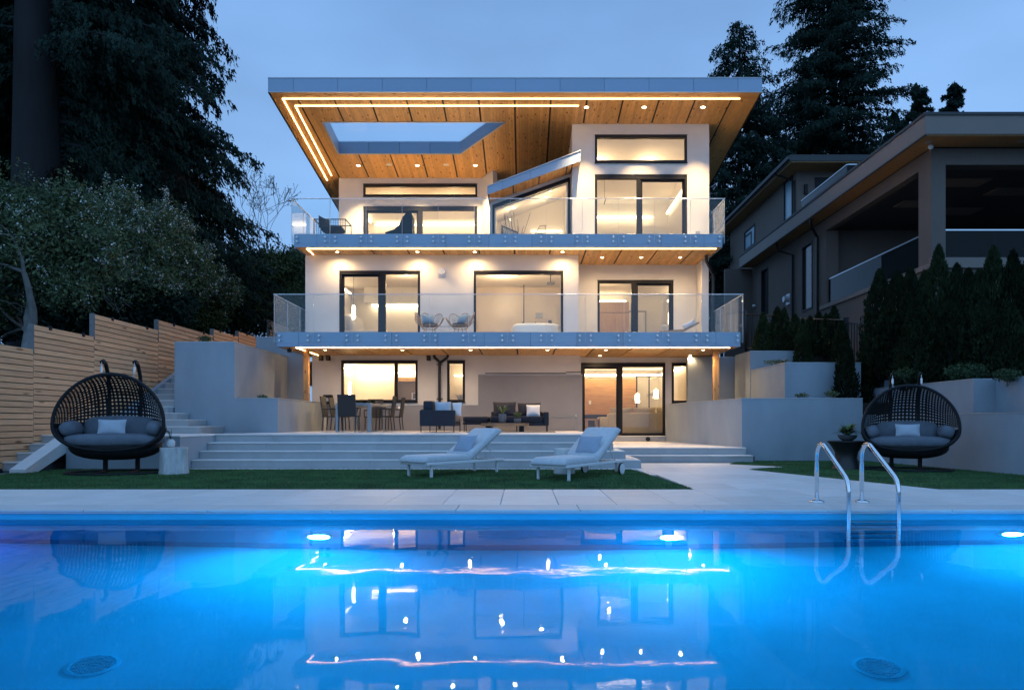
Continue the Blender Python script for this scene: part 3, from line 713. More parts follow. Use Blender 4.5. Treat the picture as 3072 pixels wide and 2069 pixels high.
# soffit planks, one board each, in bays split by dark joints
J = [RX0+.02] + [-7.13+1.143*k for k in range(13)] + [RX1-.02]
def plank(x0, x1, ya, yb, ya2=None, yb2=None, zf=sz, par=roof, th=.022):
    ya2 = ya if ya2 is None else ya2; yb2 = yb if yb2 is None else yb2
    if min(yb-ya, yb2-ya2) < .06: return
    d = MB(); q = .0022
    d.prism([(x0+q, ya), (x1-q, ya2), (x1-q, yb2), (x0+q, yb)], lambda x, y: zf(x, y)+random.uniform(0, .0), lambda x, y: zf(x, y)+th)
    d.build('plank', M['soffit'], par)
Y0 = 21.53
def opback(x):
    if x <= -6.7 or x >= -.61: return None
    return 24.73 if x <= -2.27 else 24.73 - (x+2.27)/(1.66)*1.93
for a, b_ in zip(J, J[1:]):
    if b_-a < .1: continue
    a2 = a + (.028 if a > -7.5 else 0); b2 = b_ - (.028 if b_ < 7 else 0); nP = max(2, round((b2-a2)/.1003))
    for k in range(nP):
        x0 = a2 + (b2-a2)*k/nP; x1 = a2 + (b2-a2)*(k+1)/nP; xc = (x0+x1)/2
        yb = 30.9 if xc < -7.15 or xc > 6.2 else (26.55 if xc < -1.5 else (26.65 if xc < 1.66 else 22.98))
        if -6.7 < xc < -.61:
            plank(x0, x1, Y0, 22.77)
            o0, o1 = opback(max(x0, -6.69)), opback(min(x1, -.615)); plank(x0, x1, o0+.032, yb, o1+.032, yb)
        else: plank(x0, x1, Y0, yb)
for k in range(3):
    d = MB(); ya = RF+.022+k*.1; d.prism([(RX0+.02, ya+.002), (RX1-.02, ya+.002), (RX1-.02, ya+.098), (RX0+.02, ya+.098)], sz, lambda x, y: sz(x, y)+.022); d.build('border_board', M['soffit_x'], roof)
# light lines
def led(pts, par, r=.0105, m_='led', up=-.012):
    d = MB(); d.tube([(x, y, z+up) for x, y, z in pts], r, 6); return d.build('light_strip', M[m_], par)
led([(6.82, 21.515, sz(0, 21.515)), (-7.57, 21.515, sz(0, 21.515))], roof); led([(-7.58, 21.5, sz(0, 21.5)), (-7.66, 26.66, sz(0, 26.66))], roof)
led([(1.77, 21.88, sz(0, 21.88)), (-7.30, 21.88, sz(0, 21.88))], roof); led([(-7.31, 21.87, sz(0, 21.87)), (-7.39, 26.3, sz(0, 26.3))], roof)
DL = bpy.data.lights.new('downlight_lamp', 'SPOT'); DL.energy = 1800; DL.color = WARM; DL.spot_size = R(84); DL.spot_blend = .75; DL.shadow_soft_size = .045
DLs = bpy.data.lights.new('downlight_lamp_small', 'SPOT'); DLs.energy = 135; DLs.color = WARM; DLs.spot_size = R(168); DLs.spot_blend = 1; DLs.shadow_soft_size = .04
DR = DL.copy(); DR.energy = 1800; DR.spot_size = R(72)
def downlight(x, y, z, par, lamp=DL, r=.058):
    d = MB(); d.lathe([(r+.022, .004), (r+.022, -.006), (r, -.008), (r, .004)], x, y, z, 20); o = d.build('downlight', M['white'], par)
    d = MB(); d.lathe([(.002, -.010), (r, -.006), (r, .0)], x, y, z, 18); d.build('downlight_lens', M['lens'], par)
    lo = bpy.data.objects.new('downlight_lamp', lamp); C.objects.link(lo); lo.parent = par; lo.location = Vector((x, y, z-.035)) - OFF[par]
for x in (2.03, 3.89, 5.78): downlight(x, 21.97, sz(0, 21.97), roof, DR, r=.068)
for x in (-6.18, -3.97, -1.8): downlight(x, 25.56, sz(0, 25.56), roof, r=.068)
for x in (-5.02, -2.88):
    d = MB(); d.lathe([(.11, .0), (.11, -.008), (.1, -.012), (.002, -.012)], x, 25.5, sz(0, 25.5), 24); d.build('ceiling_speaker', M['roomwhite'], roof)

# ---- small raking canopy over the bay window
c0 = (-1.17, 8.47); c1 = (1.87, 9.56); csl = (c1[1]-c0[1])/(c1[0]-c0[0])
def cz(x): return c0[1] + csl*(x-c0[0])
d = MB(); d.extr([(c0[0], c0[1]+.03), (c1[0], c1[1]+.03), (c1[0], c1[1]+.30), (c0[0], c0[1]+.24)], 22.52, 22.895); d.extr([(c0[0], c0[1]+.03), (1.635, cz(1.635)+.03), (1.635, cz(1.635)+.3), (c0[0], c0[1]+.24)], 22.896, 24.4); d.extr([(c0[0], c0[1]+.35), (1.635, cz(1.635)+.35), (1.635, cz(1.635)+.6), (c0[0], c0[1]+.6)], 24.4, 26.59)
can = d.build('canopy', M['dark_roof'], house)
xs = [-1.17, -.73, .09, .985, 1.555, 1.87]
xs = [-1.17, wx(1450+150*.3866, 22.5), wx(1450+368*.3866, 22.5), wx(1450+603*.3866, 22.5), 1.87]
for a, b_ in zip(xs, xs[1:]):
    d = MB(); d.extr([(a+.003, cz(a)), (b_-.003, cz(b_)), (b_-.003, cz(b_)+.27+.02*(b_+1.17)), (a+.003, cz(a)+.25+.02*(a+1.17))], 22.5, 22.52); d.build('fascia_panel', M['metal'], can)
d = MB(); d.extr([(-1.19, cz(-1.19)+.255), (1.885, cz(1.885)+.34), (1.885, cz(1.885)+.365), (-1.19, cz(-1.19)+.28)], 22.47, 22.6); d.build('drip_edge', M['trim'], can)
d = MB(); d.extr([(1.87, cz(1.87)), (1.885, cz(1.885)), (1.885, cz(1.885)+.33), (1.87, cz(1.87)+.33)], 22.5, 22.89); d.extr([(-1.185, cz(-1.185)), (-1.17, cz(-1.17)), (-1.17, cz(-1.17)+.25), (-1.185, cz(-1.185)+.25)], 22.5, 25); d.build('side_fascia', M['metal'], can)
cj = [-1.15, wx(1450+232*.3866, 22.9), wx(1450+432*.3866, 22.9), wx(1450+645*.3866, 22.9), 1.62]
for a, b_ in zip(cj, cj[1:]):
    nP = max(1, round((b_-a-.04)/.1))
    for k in range(nP):
        x0 = a+.02+(b_-a-.04)*k/nP; x1 = a+.02+(b_-a-.04)*(k+1)/nP
        d = MB(); d.extr([(x0+.002, cz(x0)+.008), (x1-.002, cz(x1)+.008), (x1-.002, cz(x1)+.029), (x0+.002, cz(x0)+.029)], 22.53, 23.37); d.build('plank', M['soffit'], can)
d = MB(); d.extr([(1.64, cz(1.64)+.008), (1.86, cz(1.86)+.008), (1.86, cz(1.86)+.029), (1.64, cz(1.64)+.029)], 22.53, 22.89); d.build('plank', M['soffit'], can)

# ---- balconies
def balcony(label, yf, yb, zt, zb, x0, x1, fj, gj, sdepth, planks, ledx, spots, jx0):
    d = MB(); d.box(x0+.02, x1-.02, yf+.02, yb, zb+.03, zt-.03); bal = d.build('balcony', M['joint'], house); bal['label'] = label
    d = MB(); d.box(x0+.02, x1-.02, yf+.02, yb, zt-.03, zt-.001); d.build('deck', M['deck'], bal)
    fascia_row(x0, x1, [fj+1.35*k for k in range(11)], yf, zb, zt, bal)
    for sx in (x0, x1):
        yy = yf
        while yy < yb-.2:
            ye = min(yy+1.35, yb); d = MB(); d.box(sx-.02 if sx < 0 else sx, sx if sx < 0 else sx+.02, yy+.004, ye-.004, zb, zt, .002); d.build('fascia_panel', M['metal'], bal); yy = ye
    # glass guard
    gy = yf-.075; gt = zt+1.075; gb_ = zt-.31; xs = [x0-.07] + [gj+1.128*k for k in range(13) if gj+1.128*k < x1-.3] + [x1+.07]
    for a, b_ in zip(xs, xs[1:]):
        d = MB(); d.box(a+.006, b_-.006, gy-.006, gy+.006, gb_, gt); d.build('glass_panel', M['rail_glass'], bal)
        d = MB(); d.box(a+.002, a+.0055, gy-.007, gy+.007, gb_, gt); d.box(b_-.0055, b_-.002, gy-.007, gy+.007, gb_, gt); d.build('glass_edge', M['trim'], bal)
        for xq in (a+.16, b_-.16):
            if b_-a < .5 and xq != a+.16: continue
            for zq in (zt-.115, zt-.25): so_(xq, gy, zq, bal)
    for sx in (x0-.07, x1+.07):
        ys = [gy+.01] + list(np.arange(gy+1.15, yb-.2, 1.15)) + [min(yb, gy+sdepth)]
        ys = [v for v in ys if v <= gy+sdepth+1e-6]
        for a, b_ in zip(ys, ys[1:]):
            d = MB(); d.box(sx-.006, sx+.006, a+.006, b_-.006, gb_, gt); d.build('glass_panel', M['rail_glass'], bal)
            d = MB(); d.box(sx-.007, sx+.007, a+.001, a+.005, gb_, gt); d.build('glass_edge', M['trim'], bal)
    d = MB(); d.box(x0-.085, x1+.085, gy-.016, gy+.016, gt+.001, gt+.022, .003)
    for sx in (x0-.07, x1+.07): d.box(sx-.016, sx+.016, gy+.017, min(yb, gy+sdepth), gt+.001, gt+.022, .003)
    d.build('handrail', M['steel'], bal)
    # soffit
    js = [x0+.02] + [jx0+1.143*k for k in range(13) if x0+.1 < jx0+1.143*k < x1-.1] + [x1-.02]
    for a, b_ in zip(js, js[1:]):
        aa, bb = a+.026, b_-.026
        if planks:
            nP = max(1, round((bb-aa)/.1))
            for k in range(nP):
                p0 = aa+(bb-aa)*k/nP; p1 = aa+(bb-aa)*(k+1)/nP; xc = (p0+p1)/2
                e_ = yb if xc < -7.1 or xc > 6.1 else (YA+.05 if xc < 1.81 else yb)
                plank(p0, p1, yf+.13, e_, zf=lambda x, y: zb, par=bal)
        else:
            d = MB(); d.box(aa, bb, yf+.13, yb, zb, zb+.025); q = d.build('soffit_panel', M['soffit_lower'], bal)
    d = MB(); d.box(x0+.02, x1-.02, yf+.003, yf+.126, zb, zb+.022); d.build('border_board', M['soffit_x'], bal)
    led([(ledx[1], yf+.14, zb), (ledx[0], yf+.14, zb)], bal, .0085, 'led_dim'); led([(ledx[0], yf+.135, zb), (ledx[0]-.02, ledx[2], zb)], bal, .0085, 'led_dim')
    for sx_, sy_ in spots: downlight(sx_, sy_, zb, bal, DLs, .05)
    return bal
_so = {}
def so_(x, y, z, par):
    if 'o' in _so: return inst(_so['o'], (x, y, z), par)
    d = MB(); d.lathe([(.034, -.0), (.034, .022), (.028, .028), (.002, .028)], seg=12); d.lathe([(.018, -.08), (.018, -.013)], seg=8)
    d.v = [(a, -c, b_) for a, b_, c in d.v]; o = d.build('standoff', M['steel'], par, org=(0, 0, 0)); o.location = Vector((x, y, z))-OFF[par]; OFF[o] = Vector((x, y, z)); _so['o'] = o
M['soffit_lower'] = M['soffit'].copy(); M['soffit_lower'].name = 'soffit_wood_grooved'
t = M['soffit_lower'].node_tree; n, l = t.nodes, t.links
geo = n.new('ShaderNodeNewGeometry'); sx_ = n.new('ShaderNodeSeparateXYZ'); l.new(geo.outputs['Position'], sx_.inputs[0])
mo = n.new('ShaderNodeMath'); mo.operation = 'PINGPONG'; mo.inputs[1].default_value = .05; l.new(sx_.outputs['X'], mo.inputs[0])
gt_ = n.new('ShaderNodeMapRange'); gt_.inputs[1].default_value = 0; gt_.inputs[2].default_value = .004; gt_.inputs[3].default_value = .25; gt_.inputs[4].default_value = 1; l.new(mo.outputs[0], gt_.inputs[0])
b = n['Principled BSDF']; src = b.inputs['Base Color'].links[0].from_socket
v3 = n.new('ShaderNodeVectorMath'); v3.operation = 'SCALE'; l.new(src, v3.inputs[0]); l.new(gt_.outputs[0], v3.inputs['Scale']); l.new(v3.outputs[0], b.inputs['Base Color'])
U = 21.44
up_spots = [(wx(780+688*.335, 21.95), 22.0), (wx(780+1408*.335, 21.95), 22.0), (wx(780+1922*.335, 21.95), 22.0), (wx(1480+605*.3436, 21.95), 22.0)] + [(wx(1480+q*.3436, 22.75), 22.75) for q in (950, 1292, 1632)]
balcony('upper balcony with wooden soffit and glass guard', U, 23.83, 6.875, 6.457, -7.18, 6.23, -6.48, -6.05, 5.0, True, (wx(780+420*.335, 21.6), wx(1480+1945*.3436, 21.6), 22.35), up_spots, -6.0)
d = MB(); d.box(-7.0, 1.62, YA+.05, 26.55, 6.62, 6.874); d.box(1.66, 6.2, 22.6, 22.95, 6.6, 6.873); d.build('upper_deck', M['deck'], house)
Lb = 19.9
dn = [(wx(880+370*.2577, 20.75), 20.75), (wx(880+1270*.2577, 20.75), 20.75), (wx(880+2062*.2577, 20.75), 20.75), (wx(1400+942*.2577, 20.75), 20.75), (wx(1400+1622*.2577, 20.75), 20.75), (wx(1480+1833*.3436, 20.75), 20.75), (wx(1400+1550*.2577, 22.5), 22.5), (wx(1480+1720*.3436, 22.4), 22.4)]
balcony('lower balcony with wooden soffit and glass guard', Lb, 23.09, 3.593, 3.165, -7.17, 6.31, -6.54, -6.1, 3.0, False, (wx(780+328*.335, 20.1), wx(1480+2060*.3436, 20.1), 22.3), dn, -5.9)

# ---- pipes, vents, posts
def pipe(pts, name, r=.045, brackets=()):
    d = MB(); d.tube(pts, r, 10); o = d.build(name, M['blackpipe'], house, True)
    for b_ in brackets: d = MB(); d.tube([(b_[0], b_[1], b_[2]-.02), (b_[0], b_[1], b_[2]+.02)], r+.02, 10); d.box(b_[0]-.1, b_[0]+.1, b_[1]+r-.01, b_[1]+r+.01, b_[2]-.015, b_[2]+.015); d.build('bracket', M['blackpipe'], o)
def px_(q, z0=880, s=.2577): return wx(z0+q*s, YA-.07)
def pz_(q, z0=1020, s=.2577): return wz(z0+q*s, YA-.07)
yp = YA-.07
pipe([(px_(1638), yp, 3.17), (px_(1645), yp, pz_(205)), (px_(1690), yp, pz_(240)), (px_(1702), yp, pz_(262)), (px_(1702), yp, TER+.06)], 'downpipe', .045, [(px_(1702), yp, pz_(282)), (px_(1702), yp, pz_(682))])
pipe([(px_(1800), yp, 3.17), (px_(1792), yp, pz_(205)), (px_(1745), yp, pz_(238)), (px_(1706), yp, pz_(262))], 'downpipe', .045)
pipe([(5.75, 22.75, 3.17), (5.76, 22.8, 2.95), (5.93, 23.0, 2.75), (5.95, 23.03, 2.6), (5.95, 23.03, 1.5)], 'downpipe', .05, [(5.95, 23.03, 2.3)])
pipe([(6.0, 22.4, 6.45), (6.02, 22.42, 6.25), (6.18, 22.6, 6.08), (6.36, 22.95, 6.0), (6.4, 23.0, 5.85), (6.4, 23.0, 5.55), (6.4, 23.1, 3.62)], 'downpipe', .055)
vx, vz = wx(780+1630*.335, YA), wz(680+412*.335, YA)
d = MB(); d.box(vx-.14, vx+.14, YA-.03, YA-.001, vz-.15, vz+.15, .01); o = d.build('wall_vent', M['trim'], house)
d = MB(); d.tube([(vx-.01, YA-.03, vz+.02), (vx-.01, YA-.16, vz+.02)], .105, 20); d.build('vent_hood', M['white'], o, True)
for q in (322, 405, 1575):
    d = MB(); d.box(px_(q)-.06, px_(q)+.06, YA-.13, YA-.001, pz_(238), pz_(180), .008); o = d.build('wall_speaker', M['black'], house)
    d = MB(); d.box(px_(q)-.045, px_(q)+.045, YA-.136, YA-.131, pz_(232), pz_(188)); d.build('grille', M['chairdark'], o)
# socket, hose bib pipe and junction box on the plinth
d = MB(); d.box(wx(880+1237*.2577, YA)-.035, wx(880+1237*.2577, YA)+.035, YA-.1, YA-.071, 1.40, 1.5, .006); d.build('outdoor_socket', M['white'], house)
q = wx(1400+1270*.2577, YA-.08); d = MB(); d.tube([(wx(1400+950*.2577, YA-.1), YA-.085, wz(1020+893*.2577, YA)), (q, YA-.085, wz(1020+893*.2577, YA)), (q, YA-.085, TER+.02)], .012, 6); d.box(q-.03, q+.03, YA-.12, YA-.071, 1.13, 1.22, .006); d.build('conduit', M['stucco_grey'], house)
d = MB(); q = wx(1450+1662*.3866, 22.9); d.box(q-.07, q+.07, 22.83, 22.899, 7.13, 7.36, .01); d.build('outdoor_socket', M['tabletop'], house)
for X, zb_, lab in ((-6.66, 1.615, 'left'), (5.42, 1.566, 'right')):
    if X > 0: X = wx(2150, 20.9) - .0
    d = MB(); d.box(X-.08, X+.08, 20.9, 21.06, zb_, 3.164, .006); po = d.build('timber_post', M['post'], house)
    d = MB()
    for k in range(5): d.tube([(X+.081, 20.98, zb_+.25+.3*k), (X+.1, 20.98, zb_+.25+.3*k)], .022, 8)
    d.build('bolt', M['steel'], po)
d = MB(); d.box(5.7, 6.1, 20.7, 21.2, .6, 1.5649); d.build('post_pier', M['stucco_grey'], house)
# flood light under the balcony corner
d = MB(); d.box(-6.93, -6.8, 20.02, 20.12, 3.02, 3.12, .01); d.tube([(-6.87, 20.07, 3.12), (-6.87, 20.07, 3.165)], .02, 8); d.build('flood_light', M['black'], house)

# ------------------------------------------------------------------ rooms behind the glass
def room(x0, x1, y0, y1, z0, z1, wm='room', fm='floorw', ceil2=None, cm='roomwhite'):
    zc2 = z1 if ceil2 is None else ceil2
    d = MB(); d.add([(x0,y1,z0),(x1,y1,z0),(x1,y1,zc2),(x0,y1,zc2)], [(3,2,1,0)]); d.add([(x0,y0,z0),(x0,y1,z0),(x0,y1,zc2),(x0,y0,z1)], [(3,2,1,0)]); d.add([(x1,y1,z0),(x1,y0,z0),(x1,y0,z1),(x1,y1,zc2)], [(3,2,1,0)])
    r = d.build('room_wall', M[wm], house)
    if cm: d = MB(); d.add([(x0,y0,z1),(x1,y0,z1),(x1,y1,zc2),(x0,y1,zc2)], [(3,2,1,0)]); d.build('ceiling', M[cm], r)
    d = MB(); d.add([(x0,y0,z0),(x1,y0,z0),(x1,y1,z0),(x0,y1,z0)], [(0,1,2,3)]); d.build('room_floor', M[fm], r)
    return r
def strip(r, x0, x1, y0, y1, z0, z1, s=22, nm='cove_light'):
    key = 'cove_%g' % s
    if key not in M: M[key] = emit(key, (1., .72, .40), s)
    d = MB(); d.box(x0, x1, y0, y1, z0, z1); return d.build(nm, M[key], r)
_pl = {}
def spot_in(r, x, y, z, watt=24):
    if watt not in _pl:
        q = bpy.data.lights.new('ceiling_spot_lamp', 'POINT'); q.energy = watt*.52; q.color = (1., .67, .35); q.shadow_soft_size = .06; _pl[watt] = q
    lo = bpy.data.objects.new('ceiling_spot_lamp', _pl[watt]); C.objects.link(lo); lo.parent = r; lo.location = Vector((x, y, z-.4)) - OFF[r]
    d = MB(); d.lathe([(.05, 0), (.05, -.008), (.002, -.01)], x, y, z, 14); d.build('ceiling_spot', M['lamp_in'], r)
# top left
r1 = room(-6.9, -1.65, 26.75, 30.6, 6.9, 10.28, ceil2=9.85)
strip(r1, -6.6, -2.0, 30.35, 30.45, 9.72, 9.78, 9); strip(r1, -6.8, -6.74, 27.2, 30.3, 9.8, 9.86, 9)
spot_in(r1, -5.2, 28.2, 10.08, 120); spot_in(r1, -2.9, 28.2, 10.08, 120)
d = MB(); d.extr([(-3.0, 8.2), (-1.9, 9.0), (-1.66, 8.3), (-1.66, 8.15), (-1.93, 8.9), (-3.0, 8.08)], 30.5, 30.56); d.build('raking_light', M['cove_9'], r1)
# bay + right
r2 = room(-1.0, 1.6, 23.57, 26.55, 6.9, 8.42, cm=None, ceil2=8.72)
d = MB(); d.add([(-1, 23.57, 8.42), (1.6, 23.57, 9.4), (1.6, 26.55, 9.7), (-1, 26.55, 8.72)], [(3, 2, 1, 0)]); d.build('ceiling', M['roomwhite'], r2)
d = MB(); d.add([(-1, 26.549, 8.3), (1.6, 26.549, 8.3), (1.6, 26.549, 9.7), (-1, 26.549, 8.72)], [(3, 2, 1, 0)]); d.add([(1.599, 23.57, 8.3), (1.599, 26.55, 8.3), (1.599, 26.55, 9.7), (1.599, 23.57, 9.4)], [(0, 1, 2, 3)]); d.build('upper_wall', M['room'], r2)
for x, y in ((.95, 24.3), (-.35, 24.9), (.85, 25.3)): spot_in(r2, x, y, 8.42+(x+1)*.377+(y-23.57)*.10-.02, 44)
strip(r2, .3, 1.5, 26.46, 26.5, 8.36, 8.40, 9)
d = MB(); d.extr([(-.85, 7.2), (-.2, 7.2), (-.2, 8.35), (-.85, 8.62)], 26.5, 26.53); o = d.build('stair_window', M['black'], r2)
d = MB(); d.extr([(-.80, 7.24), (-.25, 7.24), (-.25, 8.3), (-.80, 8.54)], 26.47, 26.498); d.build('stair_pane', M['fabric2'], r2)
r3 = room(1.88, 5.98, 23.16, 28.2, 6.9, 10.86, ceil2=10.0)
strip(r3, 2.0, 5.3, 28.0, 28.08, 9.35, 9.42, 11); strip(r3, 5.86, 5.92, 23.8, 28, 9.5, 9.57, 8)
for x, y in ((2.75, 25.), (4.6, 25.)): spot_in(r3, x, y, 10.86-(y-23.16)*.1706-.01, 85)
d = MB(); d.extr([(3.95, 6.9), (4.5, 6.9), (5.9, 8.6), (5.9, 8.9), (4.6, 8.9), (4.6, 8.0), (3.95, 7.2)], 27.6, 27.64); d.build('stair_wall', M['roomwhite'], r3)
for x in (3.0, ):
    d = MB(); d.tube([(x, 25.2, 10.5), (x+.0, 25.2, 9.2)], .006, 6); d.tube([(x-.02, 25.2, 9.0), (x+.05, 25.2, 9.25)], .014, 6); d.build('pendant_rod', M['black'], r3)
# middle floor
ra = room(-6.85, -2.35, YA+.26, 27.2, 3.6, 6.25)
strip(ra, -6.0, -2.6, 27.0, 27.08, 5.55, 5.62, 14); d = MB(); d.box(-6.2, -2.36, 26.6, 27.19, 5.63, 6.24); d.build('bulkhead', M['roomwhite'], ra); strip(ra, -6.75, -6.7, 23.2, 26.6, 5.95, 6.0, 9); spot_in(ra, -4.2, 24.4, 6.24, 85)
rb = room(-2.2, 1.55, YA+.26, 26.4, 3.6, 6.2, 'roomtile', 'roomtile', cm='roomwhite')
for x, y in ((wx(780+2170*.335, 24.2), 24.2), (wx(1480+75*.3436, 24.4), 24.3), (wx(1480+420*.3436, 23.5), 23.5)): spot_in(rb, x, y, 6.195, 85)
rc = room(1.95, 6.0, YB+.26, 28.4, 3.6, 6.25)
strip(rc, 2.1, 4.2, 27.95, 28.03, 5.9, 5.96, 14); strip(rc, 5.9, 5.95, 24.6, 28, 5.9, 5.96, 9); spot_in(rc, 3.2, 25.6, 6.24, 85)
# ground floor
rd = room(-6.6, -2.85, YA+.26, 26.6, TER+.01, 3.14)
strip(rd, -6.5, -2.95, 26.3, 26.38, 2.85, 2.92, 26); strip(rd, -6.5, -6.44, 22.9, 26.2, 2.9, 2.96, 26); spot_in(rd, -4.6, 24.4, 3.13, 70)
re_ = room(-2.8, -.4, YA+.26, 26.0, TER+.01, 3.14); strip(re_, -2.6, -.5, 25.7, 25.76, 2.7, 2.76, 12); spot_in(re_, -1.6, 24.2, 3.13, 55)
rf = room(1.96, 5.74, 23.36, 29.0, 3*H+.01, 3.14)
strip(rf, 2.1, 5.6, 27.9, 28.0, 2.86, 2.93, 22); strip(rf, 5.6, 5.66, 24.2, 27.9, 2.88, 2.94, 12); spot_in(rf, 3.6, 25.8, 3.13, 80)
# ------------------------------------------------------------------ pool ladder
lad = thing('pool_ladder', 'polished steel pool ladder with two bent handrails at the pool edge', 'ladder', (3.79, 7.8, 0))
for X in (3.52, 4.06):
    pts = [(8.19, .0), (8.19, .5), (8.185, .58), (8.16, .645), (8.11, .69), (8.04, .705), (7.97, .69), (7.91, .645), (7.86, .58), (7.46, .36), (7.41, .315), (7.39, .25), (7.39, -.2), (7.39, -1.35), (7.41, -1.42), (7.48, -1.45)]
    pts = [(8.19, .0), (8.19, .5), (8.185, .58), (8.16, .645), (8.11, .69), (8.05, .705), (7.99, .69), (7.93, .65), (7.46, .36), (7.42, .32), (7.395, .26), (7.39, .2), (7.39, -.5), (7.39, -1.32), (7.41, -1.38), (7.49, -1.40)]
    d = MB(); d.tube([(X, y, z) for y, z in pts], .0245, 14); ra_ = d.build('handrail', M['chrome'], lad, 'all')
    d = MB(); d.lathe([(.085, .0), (.085, .008), (.06, .022), (.03, .028)], X, 8.19, .001, 24); d.build('flange', M['chrome'], lad, 'all')
for z in (-.125, -.40, -.67, -.94, -1.2):
    d = MB(); d.box(3.54, 4.04, 7.33, 7.44, z-.02, z, .005)
    d.build('tread', M['steel'], lad)

# ------------------------------------------------------------------ sun loungers
def lounger(name, label, foot, head, legs, wheels, wd=.66):
    "foot, head: ground points in the middle of each end"
    f, h = Vector(foot), Vector(head); L_ = (h-f).length; a = math.atan2(h.y-f.y, h.x-f.x)
    t = thing(name, label, 'sun lounger', (f.x, f.y, .006), a, 'sun loungers on the artificial turf', local=True)
    hw = wd/2
    d = MB()
    for s_ in (-1, 1): d.box(-.06, L_+.02, s_*hw-.028, s_*hw+.028, .22, .265, .006)
    d.box(-.06, -.01, -hw+.03, hw-.03, .22, .265, .006); d.box(L_-.03, L_+.018, -hw+.03, hw-.03, .22, .262, .006); d.box(L_*.53, L_*.56, -hw+.03, hw-.03, .22, .26, .004)
    for k in range(9): d.box(.05+k*.11, .10+k*.11, -hw+.03, hw-.03, .24, .258)
    d.build('frame', M['white'], t)
    for i, (lx, s_) in enumerate(((.1, -1), (.1, 1), (L_-.12, -1), (L_-.12, 1))):
        d = MB(); d.box(lx-.022, lx+.022, s_*(hw-.04)-.02, s_*(hw-.04)+.02, .0 if not (wheels and i > 1) else .06, .22, .004); lg = d.build('leg', M['white'], t)
        if wheels and i > 1:
            d = MB(); d.tube([(lx+.02, s_*(hw+.03), .105), (lx+.02, s_*(hw+.075), .105)], .1, 26); wl = d.build('wheel', M['white'], t, True)
            d = MB(); ring = [(lx+.02+.1*math.cos(q), s_*(hw+.052), .105+.1*math.sin(q)) for q in np.linspace(0, 6.283, 28, endpoint=False)]; d.tube(ring, .019, 8, True); d.build('tyre', M['black'], wl, True)
    # mattress: flat part and raised back as two thick pads
    hx = L_*.55
    def pad(pts, th, name, nn=22):
        vs = []; fs = []; prof = [(-1, .0), (-1, .35), (-.985, .65), (-.94, .88), (-.85, 1.), (0, 1.02), (.85, 1.), (.94, .88), (.985, .65), (1, .35), (1, 0)]
        m_ = len(prof)
        for i in range(nn+1):
            s = i/nn; ex = min(1, (min(s, 1-s)*nn/2.2))**.5 if min(s, 1-s)*nn < 2.2 else 1
            p = Vector(pts[0]).lerp(Vector(pts[1]), s); nrm = (Vector(pts[1])-Vector(pts[0])).normalized(); nrm = Vector((-nrm.z, 0, nrm.x))
            for u, q in prof:
                vs.append((p.x+nrm.x*th*q*(.35+.65*ex), u*(hw+.005)*(.975+.025*ex), p.z+nrm.z*th*q*(.35+.65*ex)))
        for i in range(nn):
            for k in range(m_-1): fs.append((i*m_+k, (i+1)*m_+k, (i+1)*m_+k+1, i*m_+k+1))
            fs.append((i*m_, i*m_+m_-1, (i+1)*m_+m_-1, (i+1)*m_))
        fs.append(tuple(range(m_))); fs.append(tuple(nn*m_+k for k in range(m_))[::-1])
        d = MB(); d.add(vs, fs); return d.build(name, M['fabric'], t, 'all')
    pad(((-.10, 0, .266), (hx, 0, .266)), .115, 'seat_pad')
    bl = L_*.52; ba = R(31)
    e_ = (hx+.0+bl*math.cos(ba), 0, .275+bl*math.sin(ba))
    bp_ = pad(((hx+.01, 0, .275), e_), .12, 'back_pad')
    d = MB(); n_ = Vector((-math.sin(ba), 0, math.cos(ba)))
    for s_ in (-1, 1): d.tube([(hx, s_*(hw-.05), .262), (e_[0]-.03, s_*(hw-.05), e_[2]-.02)], .016, 8); d.tube([(hx+bl*.5, s_*(hw-.08), .26+bl*.5*math.sin(ba)/1), (hx+bl*.78, s_*(hw-.08), .245)], .009, 6)
    d.tube([(e_[0]-.03, -hw+.05, e_[2]-.02), (e_[0]-.03, hw-.05, e_[2]-.02)], .016, 8)
    d.build('back_frame', M['white'], t)
    return t, hx, ba, a, f
def on_lounger(info, along, side, w_, h_, label):
    t, hx, ba, a, f = info
    th = .125
    lx = hx+.02+along*math.cos(ba)-math.sin(ba)*(th+.05); lz = .28+along*math.sin(ba)+math.cos(ba)*(th+.05)
    Rz = Matrix.Rotation(a, 3, 'Z'); loc = Rz @ Vector((lx, side, lz)) + Vector((f.x, f.y, 0))
    d = MB(); Mx = Rz @ Matrix.Rotation(-math.pi/2+ba+R(62), 3, 'Y').to_3x3() if False else Rz @ Matrix(((0, -math.sin(ba+.42), math.cos(ba+.42)), (1, 0, 0), (0, math.cos(ba+.42), math.sin(ba+.42)))).to_3x3()
    d.pillow(loc, w_, h_, .13, Mx); tag(d.build('pillow', M['fabric2'], None, 'all'), label, 'pillow', 'pillows on the loungers')
LA = lounger('sun_lounger', 'pale sun lounger on four white legs with its back raised', ((-2.12-1.61)/2, (12.05+11.58)/2), ((-.39-.92)/2, (12.97+13.6)/2), 4, False)
LB = lounger('sun_lounger', 'pale sun lounger with two wheels at its raised back end', ((.177+.697)/2, (11.31+10.89)/2), ((1.85+1.2)/2, (12.55+12.97)/2), 4, True)
on_lounger(LA, .24, -.03, .46, .40, 'blue grey pillow leaning on the back of the lounger without wheels')
on_lounger(LB, .24, -.05, .46, .40, 'blue grey pillow leaning on the back of the wheeled lounger')

